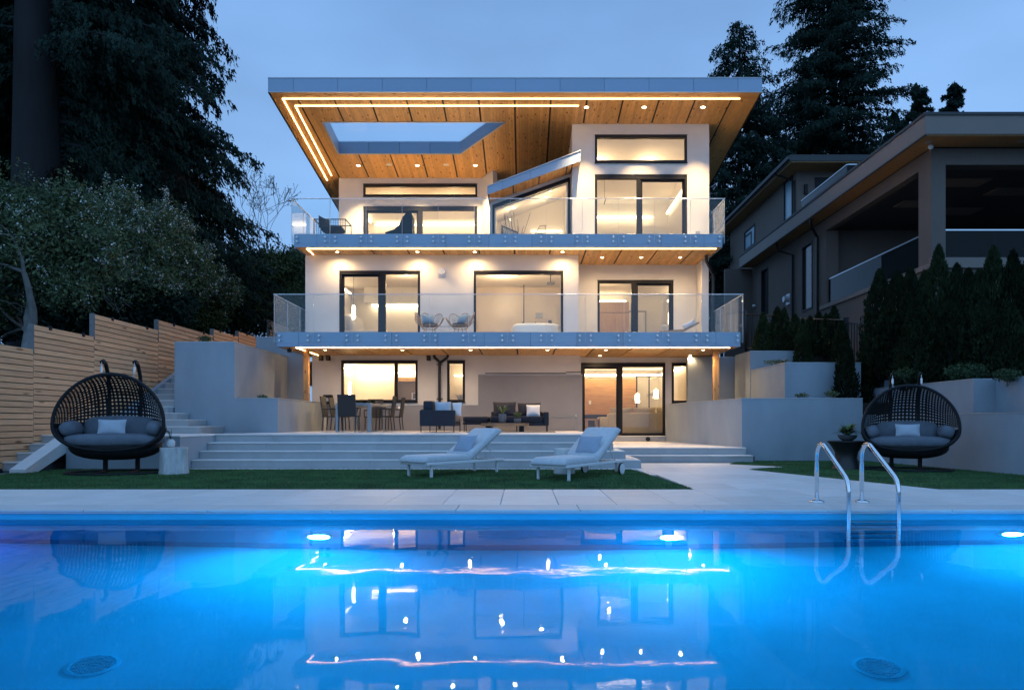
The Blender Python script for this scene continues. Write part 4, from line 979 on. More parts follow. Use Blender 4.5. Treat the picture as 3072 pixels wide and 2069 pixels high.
# ------------------------------------------------------------------ garden stools and planters
d = MB(); d.lathe([(.185, 0), (.195, .02), (.195, .45), (.19, .47), (.02, .47)], wx(1693, 12.6), 12.6, .008, 32)
tag(d.build('garden_stool', M['concrete'], None, True), 'round white concrete stool behind the wheeled lounger', 'stool')
sx, sy = wx(520, 12.6), 12.6
d = MB(); prof = [(.245, 0), (.245, .04), (.232, .12), (.225, .24), (.228, .36), (.236, .45), (.236, .49), (.01, .492)]
d.lathe(prof, sx, sy, .006, 40, lambda a, z: 1+.07*math.sin(3*a+1)+.045*math.sin(7*a+z*6)+.02*math.sin(13*a-z*9)+0)
tag(d.build('stump_stool', M['stump'], None, True), 'whitewashed tree stump stool on the turf beside the left swing', 'stool')
d = MB(); vx_, vz_ = sx-.05, .5; d.lathe([(.055, 0), (.075, .03), (.08, .08), (.07, .12), (.045, .14), (.05, .15), (.04, .15)], vx_, sy, vz_, 20)
vz0 = thing('vase', 'small white vase with thin twigs on the tree stump stool', 'vase', (vx_, sy, vz_)); d.build('body', M['concrete'], vz0, 'all')
d = MB(); 
for k in range(9):
    a = random.random()*6.28; q = random.uniform(.05, .2); d.tube([(vx_, sy, vz_+.12), (vx_+.3*q*math.cos(a), sy+.3*q*math.sin(a), vz_+.28), (vx_-.04+q*math.cos(a), sy+q*math.sin(a), vz_+random.uniform(.22, .4))], .004, 4)
d.build('twig', M['leaf'], vz0)
bx_, by_ = wx(2539, 13.85), 13.85
d = MB(); d.lathe([(.27, 0), (.24, .1), (.20, .24), (.22, .36), (.30, .50), (.36, .565), (.36, .58), (.01, .58)], bx_, by_, .006, 32)
tag(d.build('side_table', M['blackpot'], None, True), 'black hourglass side table on the turf beside the right swing', 'side table')
bo = thing('bowl_planter', 'dark bowl with a spreading green fern on the black side table', 'planter', (bx_+.02, by_, .587))
d = MB(); d.lathe([(.09, 0), (.16, .05), (.19, .11), (.17, .12), (.15, .09)], bx_+.02, by_, .587, 24); d.build('bowl', M['pot'], bo, True)
def fronds(parent, c, n_, ln, up, wd, mt, droop=.5, seg=6, name='frond'):
    d = MB()
    for k in range(n_):
        a = random.random()*6.283; L_ = ln*random.uniform(.6, 1.1); q = random.uniform(.5, 1.2)
        pv = []
        for i in range(seg+1):
            s = i/seg; r_ = L_*s*(.45+.55*q*.7); z = up*(s*1.5 - droop*q*s*s*1.6); wv = wd*math.sin(math.pi*min(1, s*.9+.1))*.5
            p = Vector(c)+Vector((math.cos(a)*r_, math.sin(a)*r_, z)); sd = Vector((-math.sin(a), math.cos(a), 0))*wv
            pv += [p-sd, p+sd]
        d.add(pv, [(2*i, 2*i+1, 2*i+3, 2*i+2) for i in range(seg)])
    return d.build(name, M[mt], parent)
fronds(bo, (bx_+.02, by_, .68), 90, .42, .2, .03, 'leaf', .75)
fronds(bo, (bx_+.02, by_, .68), 60, .32, .3, .025, 'leaf_lt', .6)

# ------------------------------------------------------------------ hanging swing chairs
def swing(loc, rz, sc_, label, plabel):
    t = thing('swing_chair', label, 'swing chair', loc, rz, 'egg shaped swing chairs', local=True)
    A, BU, BL, D = .95, .95, .50, .80             # half width, height above and below the widest line, depth
    Z0 = .98
    def rim(th, s=0.):
        "outline of the opening; s in 0..1 goes to the back of the shell"
        k = math.sqrt(max(0, 1-s*s)); c_, s_ = math.cos(th), math.sin(th)
        xx = math.copysign(abs(c_)**.92, c_)*A*k*(1-.13*max(0, s_)**2); b_ = BU if s_ > 0 else BL
        zz = math.copysign(abs(s_)**(.95 if s_ > 0 else .8), s_)*b_*k
        return xx, zz
    def P(th, s):
        x, z = rim(th, s); y = D*s**1.15
        zc = -.13*s if z < 0 else .04*s
        tilt = -.10*(z)                             # opening leans back at the top
        return Vector((x*(1-.04*s), -.42+y-tilt*0+.12*max(0, z), Z0+z+zc*(1-.3*s)-(.10*(1-abs(x)/A) if z < 0 else 0)*s))
    th = np.linspace(0, 2*math.pi, 64, endpoint=False)
    d = MB(); d.tube([P(a, 0) for a in th], .034, 8, True); d.build('rim', M['wicker'], t, True)
    d = MB(); d.tube([P(a, .16)+Vector((0, .0, 0)) for a in np.linspace(math.pi*1.02, math.pi*1.98, 30)], .05, 8); d.build('front_roll', M['wicker'], t, True)
    # woven back: columns of cells with holes
    d = MB(); nu, nv = 44, 18
    def Q(u, v):
        cu, cv = math.cos(u*math.pi/2), math.cos(v*math.pi/2); x = A*math.copysign(abs(math.sin(u*math.pi/2))**.92, u); z = BU*cu**.95*math.sin(v*math.pi/2)**.95; s_ = cu*cv; x *= 1-.13*(z/BU)**2
        return Vector((x*(1-.04*s_), -.42+D*s_**1.15+.12*z, Z0+z+.04*s_*.7))
    def cell(q, hole):
        c = (q[0]+q[1]+q[2]+q[3])/4; oct_ = []
        for i in range(4): oct_ += [q[i], (q[i]+q[(i+1) % 4])/2]
        inn = []
        for i, p in enumerate(oct_): inn.append(c+(p-c)*(hole*(.72 if i % 2 == 0 else 1.0)))
        d.add(oct_+inn, [(i, (i+1) % 8, 8+(i+1) % 8, 8+i) for i in range(8)])
    for i in range(nu):
        for j in range(nv):
            u0, u1 = -1+2*i/nu, -1+2*(i+1)/nu; v0, v1 = j/nv, (j+1)/nv
            q = [Q(u0, v0), Q(u1, v0), Q(u1, v1), Q(u0, v1)]
            if j >= nv-1 or i in (0, nu-1): d.add(q, [(0, 1, 2, 3)])
            else: cell(q, .56)
    d.build('woven_back', M['wicker'], t)
    d = MB(); nu = 40
    for i in range(nu):
        for j in range(12):
            t0, t1 = math.pi*(1+i/nu), math.pi*(1+(i+1)/nu); s0, s1 = math.sin(j/12*math.pi/2), math.sin((j+1)/12*math.pi/2)
            d.add([P(t0, s0), P(t1, s0), P(t1, s1), P(t0, s1)], [(0, 1, 2, 3)])
    d.build('woven_base', M['wicker'], t)
    d = MB(); d.blob((0, -.03, Z0-.40), .82, .43, .30, .8, .85, 36, 14); d.v = [(x, y, z if z < Z0-.40 else Z0-.40+(z-Z0+.40)*.12) for x, y, z in d.v]; d.build('basket_bottom', M['wicker'], t, 'all')
    # vertical ribs
    d = MB()
    for u_ in (-.28, 0, .28): d.tube([Q(u_, v_) for v_ in np.linspace(0, 1, 14)], .02, 6)
    d.build('rib', M['wicker'], t, True)
    # stand
    d = MB(); d.tube([(.92*math.cos(a), .12+.62*math.sin(a), .03) for a in th], .028, 8, True); d.build('base_ring', M['wicker'], t, True)
    for X in (-.29, .29):
        pts = [(X, .28, .03), (X, .30, .5), (X, .46, 1.0), (X, .50, 1.5), (X, .44, 1.95), (X, .30, 2.16), (X, .16, 2.22), (X, .08, 2.19)]
        d = MB(); d.tube(pts, .038, 10); d.tube([(X, -.42, .03), (X, .28, .04)], .03, 8); d.tube([(X, .28, .03), (X, .28, .62)], .046, 10); po = d.build('stand_post', M['wicker'], t, True)
        d = MB(); d.tube([(X, .08, 2.19), (X, .075, 2.10)], .006, 6); d.tube([(X, .075, 2.11), (X, .07, 1.99)], .024, 10)
        for k in range(5):
            z = 1.97-k*.028; ring = [(X+(.013*math.cos(q) if k % 2 else 0), .06-k*.012+(0 if k % 2 else .013*math.cos(q)), z+.02*math.sin(q)) for q in np.linspace(0, 6.283, 9, endpoint=False)]
            d.tube(ring, .0045, 5, True)
        d.build('chain', M['steel'], t, True)
    # cushions
    d = MB(); d.blob((0, -.08, Z0-.31), .86, .42, .13, .55, .6, 32, 12, .015); d.build('seat_cushion', M['cush'], t, 'all')
    d = MB(); d.blob((0, .20, Z0-.07), .66, .13, .23, .6, .7, 28, 12, .02, Matrix.Rotation(R(-12), 3, 'X')); d.build('back_cushion', M['cush'], t, 'all')
    for s_ in (-1, 1):
        d = MB(); d.blob((s_*.74, -.12, Z0-.09), .15, .33, .15, .75, .75, 20, 12, .03, Matrix.Rotation(s_*R(22), 3, 'Y')); d.build('arm_bolster', M['cush'], t, 'all')
    t.scale = (sc_,)*3
    Rz = Matrix.Rotation(rz, 3, 'Z'); c = Vector(loc) + Rz @ Vector((-.02, -.20, Z0-.06))*sc_
    d = MB(); d.pillow(c, .50*sc_, .31*sc_, .15, Rz @ Matrix.Rotation(R(-14), 3, 'X')); tag(d.build('pillow', M['pil'], None, 'all'), plabel, 'pillow', 'pillows in the swing chairs')
swing((wx(350, 12.55), 12.55, .008), R(13), .94, 'black wicker egg swing in front of the cedar fence', 'pale pillow in the swing by the cedar fence')
swing((wx(2722, 13.4), 13.4, .008), R(-22), .86, 'black wicker egg swing beside the black side table', 'pale pillow in the swing by the right retaining walls')

# ------------------------------------------------------------------ dining set
T0 = TER+.002
tb = thing('dining_table', 'long grey aluminium dining table on the terrace', 'table', (-4.76, 20.2, T0))
d = MB(); d.box(-5.26, -4.26, 19.1, 21.3, T0+.74, T0+.81, .008); d.build('table_top', M['tabletop'], tb)
for x in (-5.26, -4.37):
    for y in (19.1, 21.19): d = MB(); d.box(x+.002, x+.11, y+.002, y+.11, T0, T0+.739, .006); d.build('leg', M['tabletop'], tb)
def chair(loc, rz, label):
    t = thing('dining_chair', label, 'chair', (*loc, T0), rz, 'dark woven chairs round the dining table', local=True)
    d = MB(); d.box(-.24, .24, -.24, .22, .42, .455, .01); d.build('seat', M['chairdark'], t)
    d = MB(); d.extx([(-.22, .43), (-.19, .43), (-.27, 1.02), (-.305, 1.02)], -.245, .245); d.build('backrest', M['chairdark'], t)
    for s_ in (-1, 1):
        for (y0, y1) in ((.2, .22), (-.2, -.24)):
            d = MB(); d.tube([(s_*.225, y1, .035), (s_*.225, y0, .42)], .016, 8); d.build('leg', M['chairdark'], t)
            d = MB(); d.tube([(s_*.225, y1, .0), (s_*.225, y1, .035)], .017, 8); d.build('foot_cap', M['steel'], t)
        d = MB(); d.tube([(s_*.25, .2, .42), (s_*.26, .2, .64), (s_*.26, .17, .665), (s_*.25, -.235, .66)], .016, 8); d.build('armrest', M['chairdark'], t)
    return t
chair((-4.78, 18.72), 0, 'dark dining chair at the near table end with its back to the pool')
chair((-5.52, 19.75), R(-90), 'dark dining chair on the speaker side of the table, nearer the pool')
chair((-5.56, 20.75), R(-90), 'dark dining chair on the speaker side of the table, nearer the house')
chair((-3.98, 19.65), R(90), 'dark dining chair on the sofa side of the table, nearer the pool')
chair((-3.92, 20.7), R(90), 'dark dining chair on the sofa side of the table, nearer the house')
chair((-4.76, 21.72), R(180), 'dark dining chair at the far table end under the window')
pl = thing('table_plant', 'low green plant arrangement on the dining table', 'plant', (-4.6, 20.6, T0+.812))
d = MB(); d.box(-5.0, -4.25, 20.5, 20.75, T0+.812, T0+.85, .008); d.build('tray', M['pot'], pl); fronds(pl, (-4.55, 20.6, T0+.83), 60, .28, .10, .03, 'leaf'); fronds(pl, (-4.8, 20.6, T0+.83), 60, .28, .10, .03, 'leaf')
d = MB(); X = wx(981, 22.1); d.box(X-.13, X+.13, 22.1, 22.34, 1.545, 1.86, .01); sp = tag(d.build('outdoor_speaker', M['black']), 'black box speaker on the ledge at the house corner', 'speaker')
d = MB(); d.lathe([(.06, 0), (.05, .01), (.02, .012)], seg=18); d.v = [(X+x, 22.099-z, 1.7+y) for x, y, z in d.v]; d.build('cone', M['steel'], sp)

# ------------------------------------------------------------------ terrace lounge
def cushbox(par, name, m_, x0, x1, y0, y1, z0, z1, e=.22):
    d = MB(); d.blob(((x0+x1)/2, (y0+y1)/2, (z0+z1)/2), (x1-x0)/2, (y1-y0)/2, (z1-z0)/2, e, e, 28, 12); return d.build(name, M[m_], par, 'all')
so1 = thing('sofa', 'navy sofa seen from its arm side, with pillows, facing right', 'sofa', (-2.3, 19.2, T0), group='navy sofas on the terrace')
d = MB(); d.box(-2.80, -1.84, 18.42, 18.56, T0+.17, T0+.60, .02); d.build('arm', M['navy'], so1)
d = MB(); d.box(-2.80, -2.66, 18.561, 20.3, T0+.17, T0+.62, .02); d.build('back_frame', M['navy'], so1)
d = MB(); d.box(-2.66, -1.86, 18.561, 20.3, T0+.17, T0+.29, .015); d.build('base', M['navy'], so1)
for k in range(2): cushbox(so1, 'seat_cushion', 'brownc', -2.6, -1.82, 18.58+.86*k, 19.42+.86*k, T0+.29, T0+.46); cushbox(so1, 'back_cushion', 'navy', -2.74, -2.46, 18.6+.86*k, 19.4+.86*k, T0+.44, T0+.86)
for x in (-2.77, -2.35, -1.88):
    for y in (18.47, 20.25): d = MB(); d.tube([(x, y, T0), (x, y, T0+.17)], .014, 6); d.build('leg', M['black'], so1)
for (x, y, rz, s, m_, lab) in ((-2.2, 18.75, 18, .46, 'pil', 'blue grey pillow at the near end of the side-on sofa'), (-2.12, 19.05, 40, .44, 'brownc', 'taupe pillow between two light pillows on the side-on sofa'), (-1.95, 19.2, -4, .44, 'whitepil', 'white pillow beside the blue grey one on the side-on sofa')):
    d = MB(); d.pillow((x, y, T0+.64), s, s*.9, .15, Matrix.Rotation(R(rz), 3, 'Z') @ Matrix.Rotation(R(-16), 3, 'X')); tag(d.build('pillow', M[m_], None, 'all'), lab, 'pillow', 'pillows on the terrace sofas')
so2 = thing('sofa', 'navy two seat sofa with tall back cushions facing the pool', 'sofa', (-.13, 20.9, T0), group='navy sofas on the terrace')
d = MB(); d.box(-1.0, .60, 20.35, 21.35, T0+.17, T0+.28, .015); d.build('base', M['navy'], so2)
d = MB(); d.box(-1.0, .60, 21.2, 21.36, T0+.281, T0+.60, .02); d.build('back_frame', M['navy'], so2)
d = MB(); d.box(.601, .76, 20.35, 21.36, T0+.17, T0+.58, .02); d.build('arm', M['navy'], so2)
for k in range(2):
    cushbox(so2, 'seat_cushion', 'navy', -1.0+.8*k, -.22+.82*k, 20.33, 21.15, T0+.27, T0+.46)
d = MB(); d.pillow((-.58, 21.08, T0+.66), .72, .50, .24, Matrix.Rotation(R(-12), 3, 'X')); d.build('back_cushion', M['navy'], so2, 'all'); d = MB(); d.pillow((.18, 21.1, T0+.64), .72, .48, .24, Matrix.Rotation(R(-12), 3, 'X')); d.build('back_cushion', M['navy'], so2, 'all')
for x in (-.95, -.2, .72):
    for y in (20.4, 21.3): d = MB(); d.tube([(x, y, T0), (x, y, T0+.17)], .013, 6); d.build('leg', M['black'], so2)
d = MB(); d.pillow((wx(1400+775*.2577, 20.8), 20.82, T0+.63), .42, .38, .14, Matrix.Rotation(R(-20), 3, 'X')); tag(d.build('pillow', M['whitepil'], None, 'all'), 'white square pillow on the sofa that faces the pool', 'pillow', 'pillows on the terrace sofas')
ot = thing('ottoman', 'long navy padded bench between the two terrace sofas', 'ottoman', (-1.4, 20.8, T0))
cushbox(ot, 'cushion', 'navy', -1.83, -1.02, 20.5, 21.3, T0+.28, T0+.45); d = MB(); d.box(-1.82, -1.03, 20.52, 21.28, T0+.2, T0+.28, .01); d.build('base', M['navy'], ot)
for x in (-1.78, -1.07):
    for y in (20.56, 21.24): d = MB(); d.tube([(x, y, T0), (x, y, T0+.2)], .014, 6); d.build('leg', M['black'], ot)
d = MB(); d.box(-1.6, .9, 19.0, 20.2, T0, T0+.012); tag(d.build('rug', M['rug']), 'dark flat rug under the wooden coffee table', 'rug')
ct = thing('coffee_table', 'live edge wooden coffee table with black legs on the terrace', 'table', (-.53, 19.6, T0+.012))
edge = []
for k in range(36):
    a = k/36*6.283; edge.append((-.53+.68*math.copysign(abs(math.cos(a))**.35, math.cos(a))*(1+.02*math.sin(9*a)), 19.6+.33*math.copysign(abs(math.sin(a))**.5, math.sin(a))*(1+.05*math.sin(7*a+1))))
d = MB(); d.prism(edge, T0+.17, T0+.25); d.build('slab', M['live'], ct, True)
for x in (-1.0, -.05): d = MB(); d.box(x-.07, x+.07, 19.4, 19.8, T0+.0125, T0+.1695, .005); d.build('leg', M['black'], ct)
px1, px2 = wx(1400+417*.2577, 19.5), wx(1400+592*.2577, 19.5)
pv = thing('potted_plant', 'tall grey vase with broad pale leaves on the wooden coffee table', 'plant', (px1, 19.5, T0+.251), group='potted plants on the coffee table')
d = MB(); d.lathe([(.085, 0), (.105, .06), (.112, .16), (.108, .26), (.10, .265), (.09, .2)], px1, 19.5, T0+.251, 22); d.build('vase', M['pot'], pv, 'all'); fronds(pv, (px1, 19.5, T0+.49), 22, .3, .24, .05, 'leaf_lt', .35, name='leaf')
pv = thing('potted_plant', 'low round pot with grassy green plant on the wooden coffee table', 'plant', (px2, 19.5, T0+.251), group='potted plants on the coffee table')
d = MB(); d.lathe([(.07, 0), (.1, .04), (.105, .1), (.1, .13), (.09, .12)], px2, 19.5, T0+.251, 22); d.build('pot', M['pot'], pv, 'all'); fronds(pv, (px2, 19.5, T0+.36), 110, .22, .2, .014, 'leaf_lt', .5, name='leaf')

# ------------------------------------------------------------------ balcony furniture
def rattan_chair(loc, rz, label, pil):
    t = thing('rattan_chair', label, 'chair', loc, rz, 'rattan chairs on the lower balcony', local=True)
    d = MB()
    d.tube([(.30*math.cos(a), .05+.27*math.sin(a), .40) for a in np.linspace(0, 6.283, 22, endpoint=False)], .012, 6, True); d.tube([(.20*math.cos(a), .05+.19*math.sin(a), .30) for a in np.linspace(0, 6.283, 18, endpoint=False)], .008, 6, True)
    for a in np.linspace(0, 6.283, 14, endpoint=False): d.tube([(.30*math.cos(a), .05+.27*math.sin(a), .40), (.2*math.cos(a), .05+.19*math.sin(a), .3)], .007, 5)
    d.build('seat_basket', M['rattan'], t)
    for k, a0 in enumerate((95, 35, -15, 145, 195)):                     # petal shaped back and arms
        a0 = R(a0); cx, cy_ = .30*math.cos(a0), .05+.27*math.sin(a0); hh = .46 if k == 0 else (.44 if k in (1, 3) else .26); tx, ty = -math.sin(a0), math.cos(a0); ox, oy = math.cos(a0)*.16, math.sin(a0)*.16
        d = MB(); pts = []
        for q in np.linspace(-math.pi*.5-.5, math.pi*1.5+.5-1.0+.0, 17):
            u = math.cos(q)*.19; v = (math.sin(q)+1)/2
            pts.append((cx+tx*u+ox*v, cy_+ty*u+oy*v, .40+hh*v))
        d.tube(pts, .011, 6)
        for u in np.linspace(-.15, .15, 7):
            top = (math.sqrt(max(0, 1-(u/.19)**2))+1)/2
            d.tube([(cx+tx*u*.2, cy_+ty*u*.2, .40), (cx+tx*u+ox*top*.9, cy_+ty*u+oy*top*.9, .40+hh*top*.96)], .0055, 5)
        d.build('petal', M['rattan'], t)
    for a in (45, 135, 225, 315):
        a = R(a); d = MB(); d.tube([(.18*math.cos(a), .05+.17*math.sin(a), .31), (.27*math.cos(a), .05+.25*math.sin(a), 0)], .011, 6); d.build('leg', M['rattan'], t)
    d = MB(); d.blob((0, .05, .43), .25, .23, .045, .5, .8, 22, 8); d.build('seat_cushion', M['navy'], t, 'all')
    c = Vector(loc)+Matrix.Rotation(rz, 3, 'Z') @ Vector((0, .22, .64)); d = MB(); d.pillow(c, .4, .3, .12, Matrix.Rotation(rz, 3, 'Z') @ Matrix.Rotation(R(-18), 3, 'X')); tag(d.build('pillow', M['teal'], None, 'all'), pil, 'pillow', 'teal pillows on the balcony')
BZ = 3.594
rattan_chair((wx(780+1525*.335, 21.5), 21.4, BZ), R(22), 'rattan petal chair on the lower balcony beside the left sliding door', 'teal pillow on the rattan chair beside the sliding door')
rattan_chair((wx(780+1790*.335, 21.5), 21.4, BZ), R(-22), 'rattan petal chair on the lower balcony beside the bathroom window', 'teal pillow on the rattan chair beside the bathroom window')
gt2 = thing('side_table', 'small glass side table between the two rattan chairs', 'side table', (wx(780+1655*.335, 21.5), 21.5, BZ)); q = OFF[gt2]
d = MB(); d.tube([(q.x+.17*math.cos(a), q.y+.17*math.sin(a), BZ+.40) for a in np.linspace(0, 6.283, 24, endpoint=False)], .008, 6, True); d.build('rim', M['trim'], gt2); d = MB(); d.lathe([(.165, 0), (.165, .008), (.01, .008)], q.x, q.y, BZ+.397, 24); d.build('top', M['rail_glass'], gt2)
for a in (.5, 2.6, 4.7): d = MB(); d.tube([(q.x+.16*math.cos(a), q.y+.16*math.sin(a), BZ), (q.x+.16*math.cos(a), q.y+.16*math.sin(a), BZ+.4)], .007, 6); d.build('leg', M['trim'], gt2)
lx0 = wx(1480+1435*.3436, 22.2); lx1 = wx(1480+1780*.3436, 22.2)
t = thing('woven_lounger', 'low woven lounger with a raised end on the lower balcony', 'sun lounger', ((lx0+lx1)/2, 22.2, BZ))
d = MB(); d.extr([(lx0, BZ+.22), (lx1-.55, BZ+.28), (lx1-.5, BZ+.28), (lx1, BZ+.55), (lx1-.02, BZ+.6), (lx1-.5, BZ+.36), (lx0, BZ+.30)], 21.9, 22.5); d.build('body', M['rattan'], t)
for x in (lx0+.1, lx1-.45):
    for y in (21.95, 22.45): d = MB(); d.tube([(x, y, BZ), (x, y, BZ+.25)], .018, 6); d.build('leg', M['rattan'], t)
d = MB(); d.pillow((lx1-.28, 22.15, BZ+.53), .45, .2, .12, Matrix.Rotation(R(-28), 3, 'Y')); d.build('cushion', M['whitepil'], t, 'all')
UZ = 6.876; ex0, ex1 = wx(780+500*.335, 22.3), wx(780+778*.335, 22.3)
t = thing('mesh_armchair', 'dark metal mesh armchair at the left end of the upper balcony', 'chair', ((ex0+ex1)/2, 22.4, UZ))
d = MB()
for y in (22.1, 22.85):
    d.tube([(ex0, y, UZ), (ex0, y, UZ+.66), (ex1, y, UZ+.66), (ex1, y, UZ)], .02, 6)
d.tube([(ex0, 22.1, UZ+.66), (ex0, 22.85, UZ+.66)], .02, 6); d.tube([(ex1, 22.1, UZ+.66), (ex1, 22.85, UZ+.66)], .02, 6); d.build('frame', M['black'], t)
d = MB()
for k in range(1, 13): x = ex0+(ex1-ex0)*k/13; d.tube([(x, 22.1, UZ+.1), (x, 22.1, UZ+.65)], .005, 4)
for k in range(1, 9): z = UZ+.1+k*.065; d.tube([(ex0, 22.1, z), (ex1, 22.1, z)], .005, 4)
d.build('mesh_side', M['black'], t)
d = MB(); d.blob(((ex0+ex1)/2, 22.48, UZ+.42), .36, .33, .09, .5, .5, 20, 10); d.build('seat_cushion', M['navy'], t, 'all'); d = MB(); d.pillow((ex0+.22, 22.48, UZ+.62), .6, .4, .16, Matrix.Rotation(R(70), 3, 'Z')); d.build('back_cushion', M['navy'], t, 'all')

# ------------------------------------------------------------------ things seen through the windows
# black lounge chair behind the top left doors
t = thing('lounge_chair', 'black high backed lounge chair on the upper balcony before the left sliding door', 'chair', (-4.0, 22.35, 6.876))
sil = [(-.55, .98), (-.2, 1.12), (0, 1.35), (.12, 1.7), (.28, 1.92), (.46, 1.9), (.5, 1.75), (.5, .9), (.3, .72), (-.45, .75)]
d = MB(); d.extr([(-4.02+x*.85, 6.876+(z-.72)*.68+.06) for x, z in sil], 22.1, 22.6); d.build('shell', M['black'], t)
d = MB(); d.lathe([(.3, 0), (.3, .02), (.05, .08)], -3.95, 22.35, 6.877, 20); d.build('pedestal', M['steel'], t)
# branch sculpture behind the bay window
t = thing('branch_arrangement', 'thin bare branches behind the raking bay window', 'decoration', (-.1, 25.2, 6.9))
for k in range(14):
    d = MB(); a = random.uniform(-.9, .9); x = -.6+random.random()*.5; pts = [(x, 25.1, 6.92)]; hs = random.uniform(.24, .36)
    for i in range(5): x += .12*a+random.uniform(-.05, .05); pts.append((x, 25.1+random.uniform(-.1, .1), 6.92+hs*(i+1)))
    d.tube(pts, .007, 4); d.build('branch', M['black'], t)
t = thing('wire_chair', 'wire backed chair on the upper balcony in front of the bay window', 'chair', (.55, 22.4, 6.876))
d = MB()
for k in range(7): d.tube([(.38+.05*k, 22.4, 7.1), (.55+.028*k, 22.55, 7.44)], .006, 4)
d.tube([(.36, 22.4, 7.1), (.54, 22.55, 7.44), (.74, 22.55, 7.46), (.72, 22.4, 7.1)], .01, 5); d.build('back', M['black'], t)
d = MB(); d.lathe([(.2, .0), (.2, .03), (.01, .03)], .55, 22.4, 7.08, 18); d.build('seat', M['black'], t)
for a in (.6, 2.2, 3.8, 5.4): d = MB(); d.tube([(.55+.17*math.cos(a), 22.4+.17*math.sin(a), 7.08), (.55+.24*math.cos(a), 22.4+.24*math.sin(a), 6.877)], .01, 5); d.build('leg', M['black'], t)
# bedroom left: pendant, bed
pxx, pyy = wx(780+838*.335, 24.2), 24.2
t = thing('pendant_lamp', 'glowing tall pendant lamp behind the left balcony door', 'lamp', (pxx, pyy, 5.0)); d = MB(); d.tube([(pxx, pyy, 5.2), (pxx, pyy, 6.24)], .006, 5); d.build('cord', M['black'], t)
d = MB(); d.lathe([(.03, 0), (.065, .06), (.065, .42), (.03, .5)], pxx, pyy, wz(680+828*.335, pyy), 16); d.build('shade', M['lamp_in'], t)
t = thing('bed', 'white bed behind the left balcony sliding door', 'bed', (-5.6, 24.8, 3.6)); d = MB(); d.blob((-5.7, 25.0, 3.95), 1.0, .95, .3, .3, .3, 24, 10); d.build('mattress', M['bedding'], t, 'all'); d = MB(); d.blob((-6.2, 25.0, 4.4), .2, .9, .45, .4, .5, 24, 10); d.build('headboard', M['bedding'], t, 'all')
# bathroom
t = thing('bathtub', 'white freestanding bathtub behind the wide balcony window', 'bathtub', (.55, 23.35, 3.6)); d = MB(); d.blob((.45, 23.4, 3.98), .85, .36, .36, .35, .7, 30, 10); d.build('tub', M['white'], t, 'all')
for x in (-.02, .42): d = MB(); d.tube([(x, 23.8, 3.6), (x, 23.8, 4.42), (x, 23.72, 4.44)], .018, 6); d.box(x-.035, x+.035, 23.77, 23.83, 4.1, 4.3); d.build('tap', M['black'], t)
t = thing('shower', 'square rain shower head and clear glass screen in the bathroom', 'shower', (.6, 24.6, 5.9)); qx = wx(1480+500*.3436, 23.6)
d = MB(); d.tube([(qx, 23.6, 5.78), (qx, 23.6, 6.19)], .012, 6); d.build('arm', M['black'], t); d = MB(); d.box(qx-.13, qx+.13, 23.45, 23.75, 5.74, 5.78); d.build('head', M['tabletop'], t)
gx = wx(1480+265*.3436, 24.0); d = MB(); d.box(gx, gx+.012, 23.9, 26.3, 3.62, 5.75); d.build('screen', M['rail_glass'], t); d = MB(); d.box(gx-.01, gx+.022, 23.87, 23.9, 3.62, 5.77); d.build('screen_post', M['black'], t)
t = thing('wall_niche', 'recessed grey shower niche with dark shelves in the bathroom wall', 'niche', (1.1, 26.38, 4.5))
for q, z0, z1, ww in ((400, 750, 795, 32), (495, 815, 845, 15), (495, 868, 892, 15), (567, 868, 892, 22)):
    x = wx(1480+q*.3436, 26.3); d = MB(); hw = ww*.3436/F_*26.3; d.box(x-hw, x+hw, 26.36, 26.395, wz(680+z1*.3436, 26.3), wz(680+z0*.3436, 26.3)); d.build('shelf', M['pot'] if z0 > 800 else M['tabletop'], t)
# closet bedroom
t = thing('wardrobe', 'pale oak wardrobe with four doors behind the right balcony door', 'wardrobe', (3.2, 27.6, 3.6))
for k in range(3):
    for (z0, z1) in ((3.62, 5.34), (5.35, 5.79)):
        d = MB(); x0 = 2.55+k*.56; d.box(x0+.004, x0+.556, 27.3, 27.34, z0, z1-.008, .002); d.build('door_panel', M['oak'], t)
d = MB(); d.box(2.55, 4.23, 27.341, 27.9, 3.61, 5.79); d.build('carcass', M['oak'], t)
t = thing('bed', 'white bed with pillows behind the right balcony door', 'bed', (5.2, 25.4, 3.6)); d = MB(); d.blob((5.3, 25.5, 3.95), .65, 1.0, .3, .3, .3, 24, 10); d.build('mattress', M['bedding'], t, 'all'); d = MB(); d.pillow((5.3, 25.0, 4.35), .6, .4, .18); d.build('bed_pillow', M['bedding'], t, 'all')
lx_ = wx(1480+1540*.3436, 25.2); t = thing('wall_lamp', 'glowing upright wall lamp behind the right balcony door', 'lamp', (lx_, 25.2, 4.7)); d = MB(); d.lathe([(.05, 0), (.055, .02), (.055, .4), (.05, .42)], lx_, 25.2, 4.6, 14); d.build('shade', M['lamp_in'], t); d = MB(); d.box(lx_+.03, 5.99, 25.17, 25.23, 4.75, 4.85); d.build('bracket', M['black'], t)
t = thing('interior_door', 'white panelled door at the back of the right bedroom', 'door', (4.5, 28.35, 3.6)); d = MB(); d.box(4.15, 5.05, 28.33, 28.39, 3.61, 5.55); d.build('door_leaf', M['roomwhite'], t); d = MB(); d.box(4.1, 4.149, 28.3, 28.395, 3.61, 5.6); d.box(5.051, 5.1, 28.3, 28.395, 3.61, 5.6); d.box(4.15, 5.05, 28.3, 28.395, 5.551, 5.6); d.build('door_frame', M['tabletop'], t)
